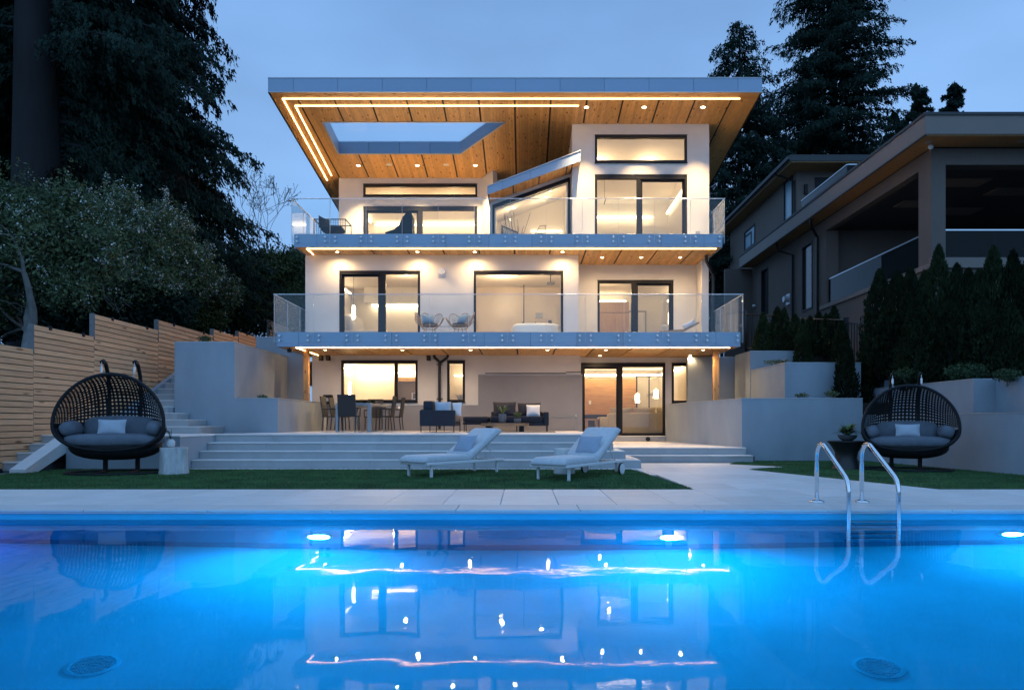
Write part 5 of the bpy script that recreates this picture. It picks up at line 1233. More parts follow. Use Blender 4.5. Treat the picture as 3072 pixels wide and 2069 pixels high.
# ground floor left
t = thing('doorway', 'oak lined doorway inside the ground floor room by the dining table', 'door', (-4.5, 26.55, TER)); d = MB(); d.box(-4.95, -4.85, 26.3, 26.59, TER+.02, 2.7); d.box(-3.9, -3.8, 26.3, 26.59, TER+.02, 2.7); d.box(-4.849, -3.901, 26.3, 26.59, 2.55, 2.7); d.build('door_frame', M['oak'], t)
d = MB(); d.box(-4.849, -3.901, 26.5, 26.58, TER+.02, 2.549); d.build('opening', M['brownc'], t); d = MB(); d.tube([(-4.3, 26.4, TER+.1), (-4.3, 26.4, 2.1), (-3.95, 26.4, 2.1)], .02, 6); d.box(-4.25, -3.95, 26.39, 26.41, 1.85, 1.89); d.build('handle', M['steel'], t)
t = thing('floor_lamp', 'bright glowing lamp inside the ground floor room by the dining table', 'lamp', (-5.9, 24.6, TER)); d = MB(); X = wx(880+655*.2577, 24.6); d.lathe([(.045, 0), (.05, .03), (.05, .45), (.045, .48)], X, 24.6, wz(1020+640*.2577, 24.6), 14); d.build('shade', M['lamp_in'], t); d = MB(); d.tube([(X, 24.6, TER+.02), (X, 24.6, 1.7)], .012, 6); d.build('stem', M['black'], t)
# narrow window: round mirror and flowers
t = thing('round_mirror', 'tall round mirror seen through the narrow ground floor window', 'mirror', (-2.55, 24.4, 2.2)); d = MB(); d.lathe([(.3, 0), (.3, .02), (.29, .03)], seg=30); d.v = [(-2.7, 24.3+x, 2.15+y*1.9) for x, y, z in d.v]
d = MB(); ring = [(-2.76, 24.2+.42*math.cos(a), 2.2+.62*math.sin(a)) for a in np.linspace(0, 6.283, 32, endpoint=False)]; d.tube(ring, .018, 6, True); d.build('frame', M['black'], t); d = MB(); d.add([(-2.765, 24.2+.42*math.cos(a), 2.2+.62*math.sin(a)) for a in np.linspace(0, 6.283, 32, endpoint=False)], [tuple(range(32))]); d.build('glass', M['mirror'], t)
t = thing('flower_vase', 'vase of pale dried flowers behind the narrow ground floor window', 'vase', (-2.15, 23.2, TER)); d = MB(); d.lathe([(.1, 0), (.12, .3), (.12, .9), (.05, .98)], -2.2, 23.2, TER+.01, 16); d.build('vase', M['whitepil'], t); fronds(t, (-2.15, 23.2, TER+.95), 60, .3, .28, .02, 'whitepil', .4)
# living room
t = thing('living_room_sofa', 'long cream sofa behind the ground floor sliding door', 'sofa', (4.3, 24.6, 3*H))
zf = 3*H+.02
d = MB(); d.blob((4.35, 24.5, zf+.40), 1.35, .22, .38, .22, .22, 34, 12); d.build('back', M['creamsofa'], t, 'all'); d = MB(); d.blob((2.95, 24.95, zf+.33), .24, .62, .3, .35, .35, 24, 12); d.build('arm', M['creamsofa'], t, 'all'); d = MB(); d.blob((4.35, 25.1, zf+.28), 1.3, .5, .2, .3, .3, 24, 10); d.build('seat', M['creamsofa'], t, 'all')
for k in range(3): d = MB(); d.pillow((3.55+.85*k, 24.82, zf+.80), .84, .34, .24); d.build('back_cushion', M['creamsofa'], t, 'all')
t = thing('oak_feature_wall', 'oak veneer feature wall with black fireplace in the living room', 'feature wall', (3.4, 28.5, zf))
for k in range(5): d = MB(); d.box(2.45, 4.75, 28.4, 28.44, zf+.40+k*.37, zf+.40+(k+1)*.37-.006, .002); d.build('oak_panel', M['oakh'], t)
d = MB(); d.box(2.55, 4.35, 28.36, 28.399, zf+.2, zf+.75); d.build('firebox', M['photo_black'], t)
for x in (2.72, 4.0): d = MB(); d.box(x, x+.1, 28.37, 28.399, 1.72, 1.88); d.build('wall_switch', M['whitepil'], t)
t = thing('side_table', 'reddish wooden side table at the end of the cream sofa', 'side table', (2.45, 24.7, zf)); d = MB(); d.box(2.2, 2.72, 24.4, 24.9, zf+.50, zf+.56, .004); d.build('top', M['oakh'], t)
for x in (2.25, 2.6): d = MB(); d.box(x, x+.07, 24.45, 24.85, zf, zf+.499); d.build('leg', M['oakh'], t)
for x, lab in ((4.72, 'nearer the door post'), (5.32, 'nearer the outer wall')):
    X = wx(1400+(1988 if x < 5 else 2205)*.2577, 27.2); t = thing('wall_sconce', 'glowing crystal wall sconce in the living room, ' + lab, 'lamp', (X, 27.2, 1.9), group='living room wall sconces'); zc = wz(1020+670*.2577, 27.2) if x < 5 else wz(1020+620*.2577, 27.2)
    for k in (-1, 0, 1): d = MB(); d.lathe([(.018, 0), (.022, .02), (.022, .32+.05*(k == 0)), (.018, .34+.05*(k == 0))], X+.062*k, 27.2, zc-.2, 10); d.build('glass_tube', M['lamp_in'], t)
    d = MB(); d.box(X-.13, X+.13, 27.241, 27.27, zc-.1, zc+.1); d.build('plate', M['steel'], t); d = MB(); d.box(X-.02, X+.02, 27.27, 28.99, zc-.03, zc+.03); d.build('bracket', M['steel'], t)
t = thing('glass_screen', 'framed glass room divider behind the cream sofa', 'partition', (5.1, 27.4, zf)); d = MB()
for x in (4.55, 5.05, 5.6): d.box(x-.02, x+.02, 27.4, 27.44, zf, 2.8)
d.box(4.53, 5.62, 27.4, 27.44, 2.801, 2.84); d.build('frame', M['black'], t); d = MB(); d.add([(4.57, 27.42, zf), (5.58, 27.42, zf), (5.58, 27.42, 2.8), (4.57, 27.42, 2.8)], [(0, 1, 2, 3)]); d.build('pane', M['glass'], t)
# ------------------------------------------------------------------ cedar fence, one stepped run
fn = thing('cedar_fence', 'stepped fence of horizontal cedar boards along the left side stairs', 'fence', (-10.3, 18, 0))
FX = -10.3
def fy(px): return FX*F_/(px-1570)
fp = [(-420, 1020, 2.49, 0), (97, 974, 3.01, .3), (280, 944, 3.55, 1.0), (472, 960, 3.84, 1.6), (638, 989, 4.05, 2.2), (713, 995, 4.24, 2.6), (807, 961, 5.1, 2.9), (880, 0, 5.1, 3.0)]
BW = .123
for (pa, _, zt, zb), (pb, _, _, _) in zip(fp, fp[1:]):
    ya, yb = fy(pa), fy(pb)
    if pa < 0: ya = 9.0
    z = zt
    while z > zb + .05:
        d = MB(); jit = random.uniform(-.004, .004)
        if yb-ya > 3 and random.random() < .8:
            ym = ya + (yb-ya)*random.uniform(.35, .65); d.box(FX+jit, FX+.022+jit, ya+.003, ym-.002, z-BW+.017, z, .002); d.build('board', M['fence'], fn)
            d = MB(); d.box(FX-jit, FX+.022-jit, ym+.002, yb-.003, z-BW+.017, z, .002); d.build('board', M['fence'], fn)
        else: d.box(FX+jit, FX+.022+jit, ya+.003, yb-.003, z-BW+.017, z, .002); d.build('board', M['fence'], fn)
        z -= BW
    d = MB(); d.box(FX-.012, FX-.0045, ya+.085, yb, -.05, zt-.06); d.build('backing', M['joint'], fn)  # dark sheet added behind the boards so no sky light shows through the gaps
    d = MB(); d.box(FX-.09, FX-.004, ya-.01, ya+.08, -.05, zt+.02); d.box(FX-.004, FX+.04, ya-.015, ya+.0, zt-.6, zt+.015)
    d.build('post', M['fence_post'], fn)
    # small clip lights along the top
    for f_ in (.25, .8):
        yq = ya+(yb-ya)*f_
        if pa > 0: d = MB(); d.box(FX-.03, FX+.05, yq-.04, yq+.04, zt-.05, zt+.035, .01); d.build('fence_light', M['black'], fn)

# ------------------------------------------------------------------ neighbour house
nb = thing('neighbour_house', 'dark taupe neighbouring house with flat roofs and a covered balcony', 'house', (14, 26, 2))
def nbox(name, m_, *a, par=nb, ch=0):
    d = MB(); d.box(*a, ch); return d.build(name, M[m_], par)
NX = 11.23
def npx(y_px, Y): return wz(y_px, Y)
# main side wall with window holes (plane x = NX), rects in (y, z)
holes = [(26.5, 27.5, wz(931, 27), wz(730, 27)), (31.3, 32.2, wz(945, 31.8), wz(806, 31.8)), (33.6, 35.2, wz(783, 34), wz(700, 34))]
d = MB()
for a, b_, c, e_ in rects_minus(25.7, 37, 1.5, 8.5, holes): d.box(NX, NX+.25, a, b_, c, e_)
d.box(NX, NX+.25, 18.8, 25.7, 1.5, 5.32); d.box(NX, NX+.25, 19.401, 25.7, 8.08, 8.5); d.box(NX+.25, 25, 25.7, 25.95, 1.5, 8.5); d.box(NX+.25, 25, 18.8, 19.05, 1.5, 5.2)
d.box(NX+.25, 25, 19.0, 26, 5.2, 5.3)
nbw = d.build('wall', M['taupe'], nb)
nbox('pillar', 'taupe', NX, NX+.4, 18.8, 19.4, 5.321, 8.5); nbox('pillar', 'taupe', NX+.001, NX+.45, 25.3, 25.699, 5.321, 8.079)
nbox('beam', 'taupe', NX+.401, 25, 18.8, 19.2, 8.05, 8.5)
nbox('balcony_band', 'taupe_trim', NX-.06, NX-.001, 18.74, 25.75, 5.2, 5.34); nbox('balcony_band', 'taupe_trim', NX-.06, 25, 18.70, 18.799, 5.2, 5.48)
# lower roof: fascia, soffit
rf_ = nbox('roof', 'dark_roof', 10.62, 25, 18.02, 33.4, 9.03, 9.1)
nbox('fascia', 'taupe_trim', 10.6, 10.62, 18.0, 33.5, 8.56, 9.05, par=rf_); nbox('fascia', 'taupe_trim', 10.62, 25, 18.0, 18.019, 8.56, 9.05, par=rf_)
nbox('flashing', 'dark_roof', 10.57, 10.63, 17.97, 33.5, 9.051, 9.13, par=rf_); nbox('flashing', 'dark_roof', 10.63, 25, 17.97, 18.03, 9.051, 9.13, par=rf_)
nbox('gutter', 'dark_roof', 10.585, 10.63, 17.985, 33.5, 8.52, 8.559, par=rf_)
nbox('soffit', 'post', 10.63, NX-.001, 18.03, 33.4, 8.53, 8.555, par=rf_); nbox('soffit', 'post', NX, 25, 18.03, 18.79, 8.53, 8.555, par=rf_); nbox('balcony_ceiling', 'dark_roof', NX+.25, 25, 19.2, 25.7, 8.2, 8.24, par=rf_)
for x, y in ((12.6, 20.2), (12.4, 22.2), (14.6, 21.), (14.2, 23.)): nbox('ceiling_panel', 'taupe_trim', x, x+1.3, y, y+.7, 8.16, 8.199, par=rf_)
# guard of the covered balcony
g_ = nbox('balcony_guard', 'smoked', NX+.08, NX+.09, 19.45, 25.3, 5.36, 6.24); nbox('handrail', 'steel', NX+.06, NX+.11, 19.41, 25.3, 6.241, 6.28, par=g_)
g_ = nbox('balcony_guard', 'smoked', NX+.42, 25, 18.9, 18.91, 5.5, 6.26); nbox('handrail', 'steel', NX+.41, 25, 18.88, 18.93, 6.261, 6.3, par=g_)
for x in (13.05, 14.9): nbox('guard_post', 'steel', x, x+.03, 18.911, 18.93, 5.5, 6.26, par=g_)
# side windows
for (a, b_, c, e_), m_ in zip(holes, ('navy', 'rattan', 'fabric2')):
    o = nbox('window', 'black', NX+.1, NX+.14, a, b_, c, e_)
    d = MB(); d.box(NX-.02, NX+.099, a, a+.07, c, e_); d.box(NX-.02, NX+.099, b_-.07, b_, c, e_); d.box(NX-.02, NX+.099, a+.07, b_-.07, e_-.08, e_); d.box(NX-.02, NX+.099, a+.07, b_-.07, c, c+.07); d.build('frame', M['black'], o)
    d = MB(); d.add([(NX+.06, a+.07, c+.07), (NX+.06, b_-.07, c+.07), (NX+.06, b_-.07, e_-.08), (NX+.06, a+.07, e_-.08)], [(0, 1, 2, 3)]); d.build('pane', M['glass'], o)
    if m_ == 'navy':
        for k in range(28): nbox('blind_slat', 'taupe_trim', NX+.07, NX+.095, a+.08, b_-.08, c+.1+k*(e_-c-.25)/28, c+.1+k*(e_-c-.25)/28+.05, par=o)
# upper storey, set back
UX = NX-.02
uh = [(28.4, 29.35, wz(673, 29), wz(539, 29)), (33.0, 34.6, wz(745, 33.8), wz(683, 33.8))]
d = MB()
for a, b_, c, e_ in rects_minus(28.0, 37, 8.501, 11.25, uh): d.box(UX, UX+.25, a, b_, c, e_)
d.box(UX+.25, 25, 28.0, 28.25, 9.1, 11.25); d.build('upper_wall', M['taupe'], nb)
ur = nbox('upper_roof', 'dark_roof', 10.55, 25, 27.0, 37.5, 11.3, 11.55); nbox('soffit', 'post', 10.6, 25, 27.05, 37.4, 11.26, 11.299, par=ur); nbox('gutter', 'dark_roof', 10.45, 10.549, 27.0, 37.5, 11.36, 11.5, par=ur)
for a, b_, c, e_ in uh:
    o = nbox('window', 'black', UX+.12, UX+.15, a, b_, c, e_); d = MB(); d.box(UX-.03, UX+.119, a, a+.08, c, e_); d.box(UX-.03, UX+.119, b_-.08, b_, c, e_); d.box(UX-.03, UX+.119, a+.08, b_-.08, e_-.08, e_); d.box(UX-.03, UX+.119, a+.08, b_-.08, c, c+.08); d.build('frame', M['black'], o)
    d = MB(); d.add([(UX+.02, a+.08, c+.08), (UX+.02, b_-.08, c+.08), (UX+.02, b_-.08, e_-.08), (UX+.02, a+.08, e_-.08)], [(0, 1, 2, 3)]); d.build('pane', M['curtain'], o)
nbox('terrace_door', 'black', UX+.75, UX+2.6, 27.97, 27.999, 9.1, 11.0); nbox('wall_lamp', 'black', UX+.3, UX+.42, 27.9, 27.999, 10.3, 10.7)
tg = nbox('terrace_guard', 'smoked', 11.0, 11.01, 23.2, 27.0, 9.12, 9.7); nbox('handrail', 'steel', 10.98, 11.03, 23.2, 27.0, 9.701, 9.73, par=tg)
tg = nbox('terrace_guard', 'smoked', 11.011, 25, 23.19, 23.2, 9.12, 9.7); nbox('handrail', 'steel', 11.031, 25, 23.17, 23.22, 9.701, 9.73, par=tg)
def npipe(pts, r=.05):
    d = MB(); d.tube(pts, r, 8); d.build('downpipe', M['blackpipe'], nb, True)
npipe([(10.7, 25.4, 8.52), (10.75, 25.5, 8.3), (NX-.06, 25.95, 8.0), (NX-.06, 25.95, 2.3)]); npipe([(10.7, 28.9, 8.52), (10.75, 28.8, 8.2), (NX-.07, 28.3, 7.9), (NX-.07, 28.3, 2.3)]); npipe([(10.5, 28.6, 11.35), (10.7, 28.4, 11.2), (UX-.06, 28.15, 10.9), (UX-.06, 28.15, 9.2)], .045)
d = MB(); d.box(NX-.04, NX-.001, 28.7, 29.1, 5.95, 6.4); d.tube([(NX-.04, 28.9, 6.18), (NX-.22, 28.9, 6.18)], .13, 16); d.build('wall_vent', M['trim'], nb); d = MB(); d.tube([(NX-.01, 29.8, 5.1), (NX-.14, 29.8, 5.1)], .05, 10); d.build('hose_tap', M['blackpipe'], nb)
for y in (33.0, 33.9):
    d = MB(); d.blob((NX-.08, y, 6.6), .09, .09, .07, 1, 1, 14, 8); d.build('camera_dome', M['whitepil'], nb, True)
d = MB(); d.blob((11.1, 18.6, 8.46), .07, .07, .07, 1, 1, 14, 8); d.build('camera_dome', M['whitepil'], nb, True)
for x, y in ((10.95, 18.45), (13.4, 18.4)):
    d = MB(); d.lathe([(.08, 0), (.08, -.012), (.01, -.012)], x, y, 8.529, 16); d.build('soffit_light', M['tabletop'], nb)
nbox('lower_wall', 'taupe', 9.9, NX-.001, 33.5, 33.7, 2, 8.5)

# ------------------------------------------------------------------ black metal fence stepping down the slope
mf = thing('metal_fence', 'black metal picket fence stepping down beside the neighbouring house', 'fence', (8.8, 21, 2.5))
FP = [(7.62, 23.4, 3.45, 4.78), (8.46, 22.0, 3.02, 4.44), (9.6, 20.3, 2.75, 4.05), (9.9, 18.6, 2.35, 3.6)]
FP.insert(0, (7.15, 24.6, 3.6, 5.0))
for (x, y, z0, z1) in FP: d = MB(); d.box(x-.05, x+.05, y-.05, y+.05, z0-.6, z1); d.box(x-.06, x+.06, y-.06, y+.06, z1+.0005, z1+.03); d.build('post', M['blackpipe'], mf)
for A_, B_ in zip(FP, FP[1:]):
    za, zb = A_[2]+.08, A_[3]-.12
    zb2, za2 = B_[3]-.05, B_[2]+.08
    n_ = int(math.hypot(A_[0]-B_[0], A_[1]-B_[1])/.12)
    for zz0, zz1 in ((zb, zb2), (za, za2)):
        d = MB(); d.tube([(A_[0], A_[1], zz0), (B_[0], B_[1], zz1)], .022, 4); d.build('rail', M['blackpipe'], mf)
    for k in range(1, n_):
        f_ = k/n_; x = A_[0]+(B_[0]-A_[0])*f_; y = A_[1]+(B_[1]-A_[1])*f_; d = MB(); d.box(x-.01, x+.01, y-.01, y+.01, za+(za2-za)*f_, zb+(zb2-zb)*f_); d.build('picket', M['blackpipe'], mf)

# ------------------------------------------------------------------ vegetation
rng = np.random.default_rng(11)
def unit(v): return v/np.maximum(np.linalg.norm(v, axis=1, keepdims=True), 1e-9)
def limbs_mesh(parent, name, m_, paths):
    d = MB()
    for pts, rs, sg in paths: d.tube(pts, rs, sg, cap=False)
    return d.build(name, M[m_], parent, 'all', org=(0, 0, 0))
def conifer(name, label, cat, loc, height, rad, n_br, dens, t0=.12, r_trunk=.4, droop=.35, m_='cedar', size=1., seed=1, group=None, azr=None, shape=.75, spray=(.16, .34), lean=0, vis_z=None, low=None):
    r_ = np.random.default_rng(seed); t = thing(name, label, cat, loc, 0, group, local=True)
    paths = [([(lean*z*z/height + .05*math.sin(z), .05*math.cos(z*.7), z) for z in np.linspace(-1, height, 14)], [r_trunk*(1-.93*max(0, z)/height)+(.25*r_trunk if z < 0 else 0) for z in np.linspace(-1, height, 14)], 10)]
    cs, us, vs = [], [], []
    for i in range(n_br):
        f = t0 + (1-t0)*(i+r_.random())/n_br
        h = f*height
        if vis_z and not (vis_z[0] < h < vis_z[1]): continue
        L_ = rad*((1-f)/(1-t0))**shape*r_.uniform(.55, 1.12) + .25
        az = r_.uniform(0, 6.283) if azr is None else r_.uniform(*azr)
        if low and h < low[0]: az = r_.uniform(*low[1])
        rise = r_.uniform(.05, .35); dr = droop*r_.uniform(.7, 1.4)
        s = np.linspace(0, 1, 7); dirx, diry = math.cos(az), math.sin(az)
        bx = np.c_[dirx*L_*s, diry*L_*s, h + L_*(rise*s - dr*s*s*1.3 + .35*dr*s**4)]
        paths.append(([tuple(p) for p in bx], [max(.012, .028*L_*.45*(1-q*.85)) for q in s], 4))
        nt = max(3, int(L_*4.2)); st = (np.arange(nt)+r_.random(nt))/nt*.92+.08
        o3 = np.c_[np.interp(st, s, bx[:, 0]), np.interp(st, s, bx[:, 1]), np.interp(st, s, bx[:, 2])]
        sg = np.where(np.arange(nt) % 2 == 0, 1., -1.); wd_ = r_.uniform(.5, 1.1, nt)
        dx = np.c_[dirx - diry*sg*wd_, diry + dirx*sg*wd_, np.zeros(nt)]; dx = unit(dx)
        lt = (.30*L_*(1.05-st)+.28)*r_.uniform(.45, 1.25, nt)
        kk = np.maximum(4, (dens*.085*lt*10).astype(int)); ix = np.repeat(np.arange(nt), kk); k = len(ix)
        q = r_.random(k)**.8; dd = q*lt[ix]
        c = o3[ix] + dx[ix]*dd[:, None] + r_.normal(size=(k, 3))*.055
        c[:, 2] -= droop*(.35*dd + .9*dd*dd/np.maximum(lt[ix], .3)) + r_.random(k)**1.6*.30*droop/.35*(.5+.5*q)
        ln = r_.uniform(*spray, k)
        u = dx[ix]*.45 + r_.normal(size=(k, 3))*.28; u[:, 2] -= droop*1.7
        u = unit(u)*ln[:, None]*.5; v = unit(np.cross(u, r_.normal(size=(k, 3))))*(ln*r_.uniform(.13, .27, k))[:, None]
        cs.append(c); us.append(u); vs.append(v)
    limbs_mesh(t, 'trunk', 'bark_dark', paths)
    c, u, v = np.concatenate(cs), np.concatenate(us), np.concatenate(vs)
    # tip
    cr = npmesh('crown', np.stack([c-u+v, c+u, c-u-v], 1).reshape(-1, 3), 3, M[m_], t); return t
def mass(parent, name, m_, blobs, n_, size, flat=.5, seed=2, wd=.42, up=0):
    "leaves spread through a set of ellipsoids, denser to the skin"
    r_ = np.random.default_rng(seed); B = np.array(blobs); wgt = (B[:, 3]*B[:, 4]*B[:, 5])**(2/3); ix = r_.choice(len(B), n_, p=wgt/wgt.sum())
    d_ = unit(r_.normal(size=(n_, 3))); rr = r_.random(n_)**.33*(.72+.38*r_.random(n_))
    c = B[ix, :3] + d_*rr[:, None]*B[ix, 3:6]
    u = r_.normal(size=(n_, 3)); u[:, 2] += up; u = unit(u)*(size*r_.uniform(.6, 1.25, n_))[:, None]*.5
    v = unit(np.cross(u, r_.normal(size=(n_, 3))))*np.linalg.norm(u, axis=1, keepdims=True)*wd*2*.5
    return npmesh(name, diamonds(c, u, v), 4, M[m_], parent)

# big western cedars, left
CY = 24.
conifer('cedar_tree', 'huge dark cedar with thick trunk and hanging branches behind the cedar fence', 'tree', (wx(110, CY), CY, 2.4), 34, 7.7, 430, 72, .08, .95, .5, seed=3, group='tall conifers', shape=.58, spray=(.09, .25), vis_z=(5.6, 16.8), azr=(-.6, 3.6), low=(11., (.3, 1.1)))
conifer('cedar_tree', 'second dark cedar with brownish foliage, next to the huge cedar', 'tree', (wx(430, 27), 27, 2.8), 30, 3.6, 200, 130, .12, .55, .6, 'cedar_dead', seed=5, group='tall conifers', shape=.35, spray=(.1, .26), vis_z=(7.5, 17.5))
conifer('cedar_tree', 'dark cedar at the left picture edge beyond the blossom tree', 'tree', (wx(-150, 28), 28, 2.8), 32, 6, 260, 100, .10, .7, .5, seed=8, group='tall conifers', shape=.4, spray=(.12, .3), vis_z=(3, 18), azr=(-1.7, 2.2))
# conifers behind the roofs, right
YR = 42.
conifer('fir_tree', 'tallest dark conifer with a straight trunk behind the right roof corner', 'tree', (wx(2500, YR), YR, 2.5), 29.8+2, 6.0, 560, 48, .1, .5, .36, seed=21, group='tall conifers', shape=.46, spray=(.11, .27), vis_z=(6, 40))
conifer('fir_tree', 'pointed dark conifer directly behind the right end of the roof', 'tree', (wx(2218, YR-2), YR-2, 2.5), 21.8, 4.9, 400, 54, .1, .35, .34, seed=22, group='tall conifers', shape=.55, spray=(.11, .26), vis_z=(4, 40))
conifer('fir_tree', 'small conifer top just left of the neighbouring roof corner', 'tree', (wx(2755, 50), 50, 4), 21.5, 3.0, 170, 380, .3, .3, .2, seed=23, group='tall conifers', shape=.75, spray=(.15, .34), vis_z=(12, 40))
conifer('fir_tree', 'small conifer top above the neighbouring flat roof', 'tree', (wx(2862, 50), 50, 4), 21.7, 2.9, 170, 380, .3, .3, .2, seed=24, group='tall conifers', shape=.75, spray=(.15, .34), vis_z=(12, 40))
conifer('fir_tree', 'lowest conifer top left of the neighbouring roof slope', 'tree', (wx(2690, 48), 48, 4), 18.6, 2.4, 130, 380, .3, .3, .2, seed=25, group='tall conifers', shape=.75, spray=(.15, .34), vis_z=(10, 40))

# blossom trees behind the fence
def branching(r_, start, dirv, ln, rad, depth, out, tips, spread=.6):
    pts = [start]; d_ = np.array(dirv, float); p = np.array(start, float); rs = [rad]; n_ = 5
    for i in range(n_):
        d_ = d_ + r_.normal(size=3)*(.16 if spread > .7 else .09); d_ /= np.linalg.norm(d_); p = p + d_*ln/n_; pts.append(tuple(p)); rs.append(max(.008, rad*(1-.45*(i+1)/n_)))
    out.append((pts, rs, 7 if depth > 2 else 4)); tips.append((p, depth))
    if depth > 0:
        for k in range(2 + (r_.random() < .5)):
            nd = d_ + r_.normal(size=3)*spread; nd[2] += .12 if spread < .7 else -.05; nd /= np.linalg.norm(nd); branching(r_, tuple(p), nd, ln*(r_.uniform(.62, .85) if spread < .7 else r_.uniform(.45, .68)), rs[-1]*.8, depth-1, out, tips, spread)
def blossom_tree(label, loc, trunk, blobs, nl, nb_, seed, dirv=(.1, 0, 1), ln=2.2, r0=.22):
    r_ = np.random.default_rng(seed); t = thing('blossom_tree', label, 'tree', loc, 0, 'white blossom trees behind the fence', local=True); o_, tips = [], []
    branching(r_, (0, 0, -1), dirv, ln+1, r0, 5, o_, tips, .8); limbs_mesh(t, 'trunk', 'bark', o_)
    B = [(x-loc[0], y-loc[1], z-loc[2], a, b_, c) for x, y, z, a, b_, c in blobs]
    Bq = np.array(B); rr = np.random.default_rng(seed+5); wg = (Bq[:, 3]*Bq[:, 4]*Bq[:, 5])**(2/3); wg /= wg.sum()
    # twig clumps spread unevenly through and beyond the crown, with upright shoots on top
    nC = nl//26; ix = rr.choice(len(Bq), nC, p=wg); dd = unit(rr.normal(size=(nC, 3))); cc = Bq[ix, :3]+dd*Bq[ix, 3:6]*(rr.random((nC, 1))**.4*rr.uniform(.7, 1.22, (nC, 1)))
    nS = 150; ix = rr.choice(len(Bq), nS, p=wg); dd = unit(np.c_[rr.normal(size=(nS, 2))*.7, np.abs(rr.normal(size=nS))+.5]); s0 = Bq[ix, :3]+dd*Bq[ix, 3:6]*.95; hs = rr.uniform(.3, .85, nS)
    sh = np.concatenate([s0+np.c_[rr.normal(size=(nS, 2))*.05, hs*f_] for f_ in (.15, .4, .65, .9)])
    def cloud(cen, per, sd, lo, hi, ar):
        c = np.repeat(cen, per, 0)+rr.normal(size=(len(cen)*per, 3))*sd; k = len(c); u = unit(rr.normal(size=(k, 3)))*rr.uniform(lo, hi, (k, 1)); v = unit(np.cross(u, rr.normal(size=(k, 3))))*np.linalg.norm(u, axis=1, keepdims=True)*ar
        return diamonds(c, u, v)
    npmesh('crown', np.concatenate([cloud(cc, 26, .13, .035, .075, .45), cloud(sh, 7, .06, .03, .06, .45)]), 4, M['broad'], t)
    nC = nb_//8; pick = cc[rr.choice(len(cc), nC)]+rr.normal(size=(nC, 3))*.08; pick = np.concatenate([pick, sh[rr.choice(len(sh), nC//6)]])
    V_ = cloud(pick, 8, .06, .014, .034, .8)
    npmesh('blossoms', V_, 4, M['blossom'], t)['kind'] = 'stuff'
def B_(px, py, Y, rx, ry, rz): return (wx(px, Y), Y, wz(py, Y), rx/F_*Y, ry, rz/F_*Y)
blossom_tree('white blossom tree with a pale knotted trunk at the left end of the fence', (wx(72, 16.), 16., 1.9), 0, [B_(60, 760, 17, 120, 1.2, 95), B_(-60, 700, 17, 130, 1.4, 130), B_(150, 700, 17.5, 90, 1.1, 85), B_(190, 850, 17.5, 90, 1, 80), B_(-80, 880, 17, 110, 1, 110), B_(60, 640, 17.5, 90, 1., 70), B_(215, 620, 18, 60, .8, 50), B_(300, 760, 18, 60, .9, 90)], 46000, 6500, 31, (.06, 0, 1), 1.3, .24)
blossom_tree('broad white blossom tree in the middle behind the stepped fence', (wx(360, 22.5), 22.5, 2.8), 0, [B_(360, 740, 22, 130, 1.4, 100), B_(270, 690, 22, 70, 1.1, 85), B_(370, 650, 22.5, 60, 1, 75), B_(470, 770, 22.8, 110, 1.3, 90), B_(560, 820, 24, 95, 1.2, 85), B_(420, 850, 22, 120, 1.2, 70), B_(300, 860, 21.5, 100, 1.1, 80), B_(640, 880, 26, 80, 1, 60), B_(500, 690, 23.5, 70, 1, 55)], 90000, 19000, 41, (.05, 0, 1), 2.0, .2)
# laurel and rhododendron mass
t = thing('laurel_bush', 'large glossy laurel bush between the blossom tree and the house', 'bush', (wx(780, 31), 31, 3), local=True)
q0 = Vector((wx(780, 31), 31, 3)); BL_ = [B_(720, 850, 31, 90, 1.5, 95), B_(800, 830, 31, 80, 1.4, 95), B_(870, 850, 32, 70, 1.3, 110), B_(760, 930, 30.5, 110, 1.5, 90), B_(880, 940, 31, 60, 1.2, 90), B_(690, 800, 32, 40, 1, 45), B_(900, 800, 33, 50, 1, 60), B_(620, 860, 30.5, 80, 1.2, 90), B_(560, 900, 29.5, 80, 1.2, 90), B_(660, 930, 30, 90, 1.2, 80)]
mass(t, 'crown', 'laurel', [(x-q0.x, y-q0.y, z-q0.z, a, b_, c) for x, y, z, a, b_, c in BL_], 64000, .20, seed=51, wd=.34); limbs_mesh(t, 'trunk', 'bark_dark', [([(0, 0, -.5), (.1, 0, 1), (.2, .1, 2.4)], [.12, .1, .05], 6), ([(.1, 0, .5), (-.6, .1, 1.6), (-1, .2, 2.6)], [.08, .06, .03], 6), ([(.1, 0, .5), (.7, .1, 1.6), (1.1, .2, 2.6)], [.08, .06, .03], 6)])
t = thing('rhododendron_bush', 'rounded dark rhododendron bush above the middle of the fence', 'bush', (wx(570, 26), 26, 2.8), local=True); q0 = Vector((wx(570, 26), 26, 2.8))
mass(t, 'crown', 'laurel', [(x-q0.x, y-q0.y, z-q0.z, a, b_, c) for x, y, z, a, b_, c in [B_(560, 945, 25.5, 75, 1.1, 60), B_(620, 960, 26, 60, 1, 50), B_(500, 960, 25.5, 50, 1, 45)]], 12000, .2, seed=55, wd=.34); limbs_mesh(t, 'trunk', 'bark_dark', [([(0, 0, -.8), (0, 0, .5), (.2, 0, 1.4)], [.1, .07, .03], 6)])
t = thing('understory_shrub', 'dark shrubbery filling the gap behind the blossom trees', 'bush', (wx(250, 22), 22, 2.5), local=True); q0 = Vector((wx(250, 22), 22, 2.5))
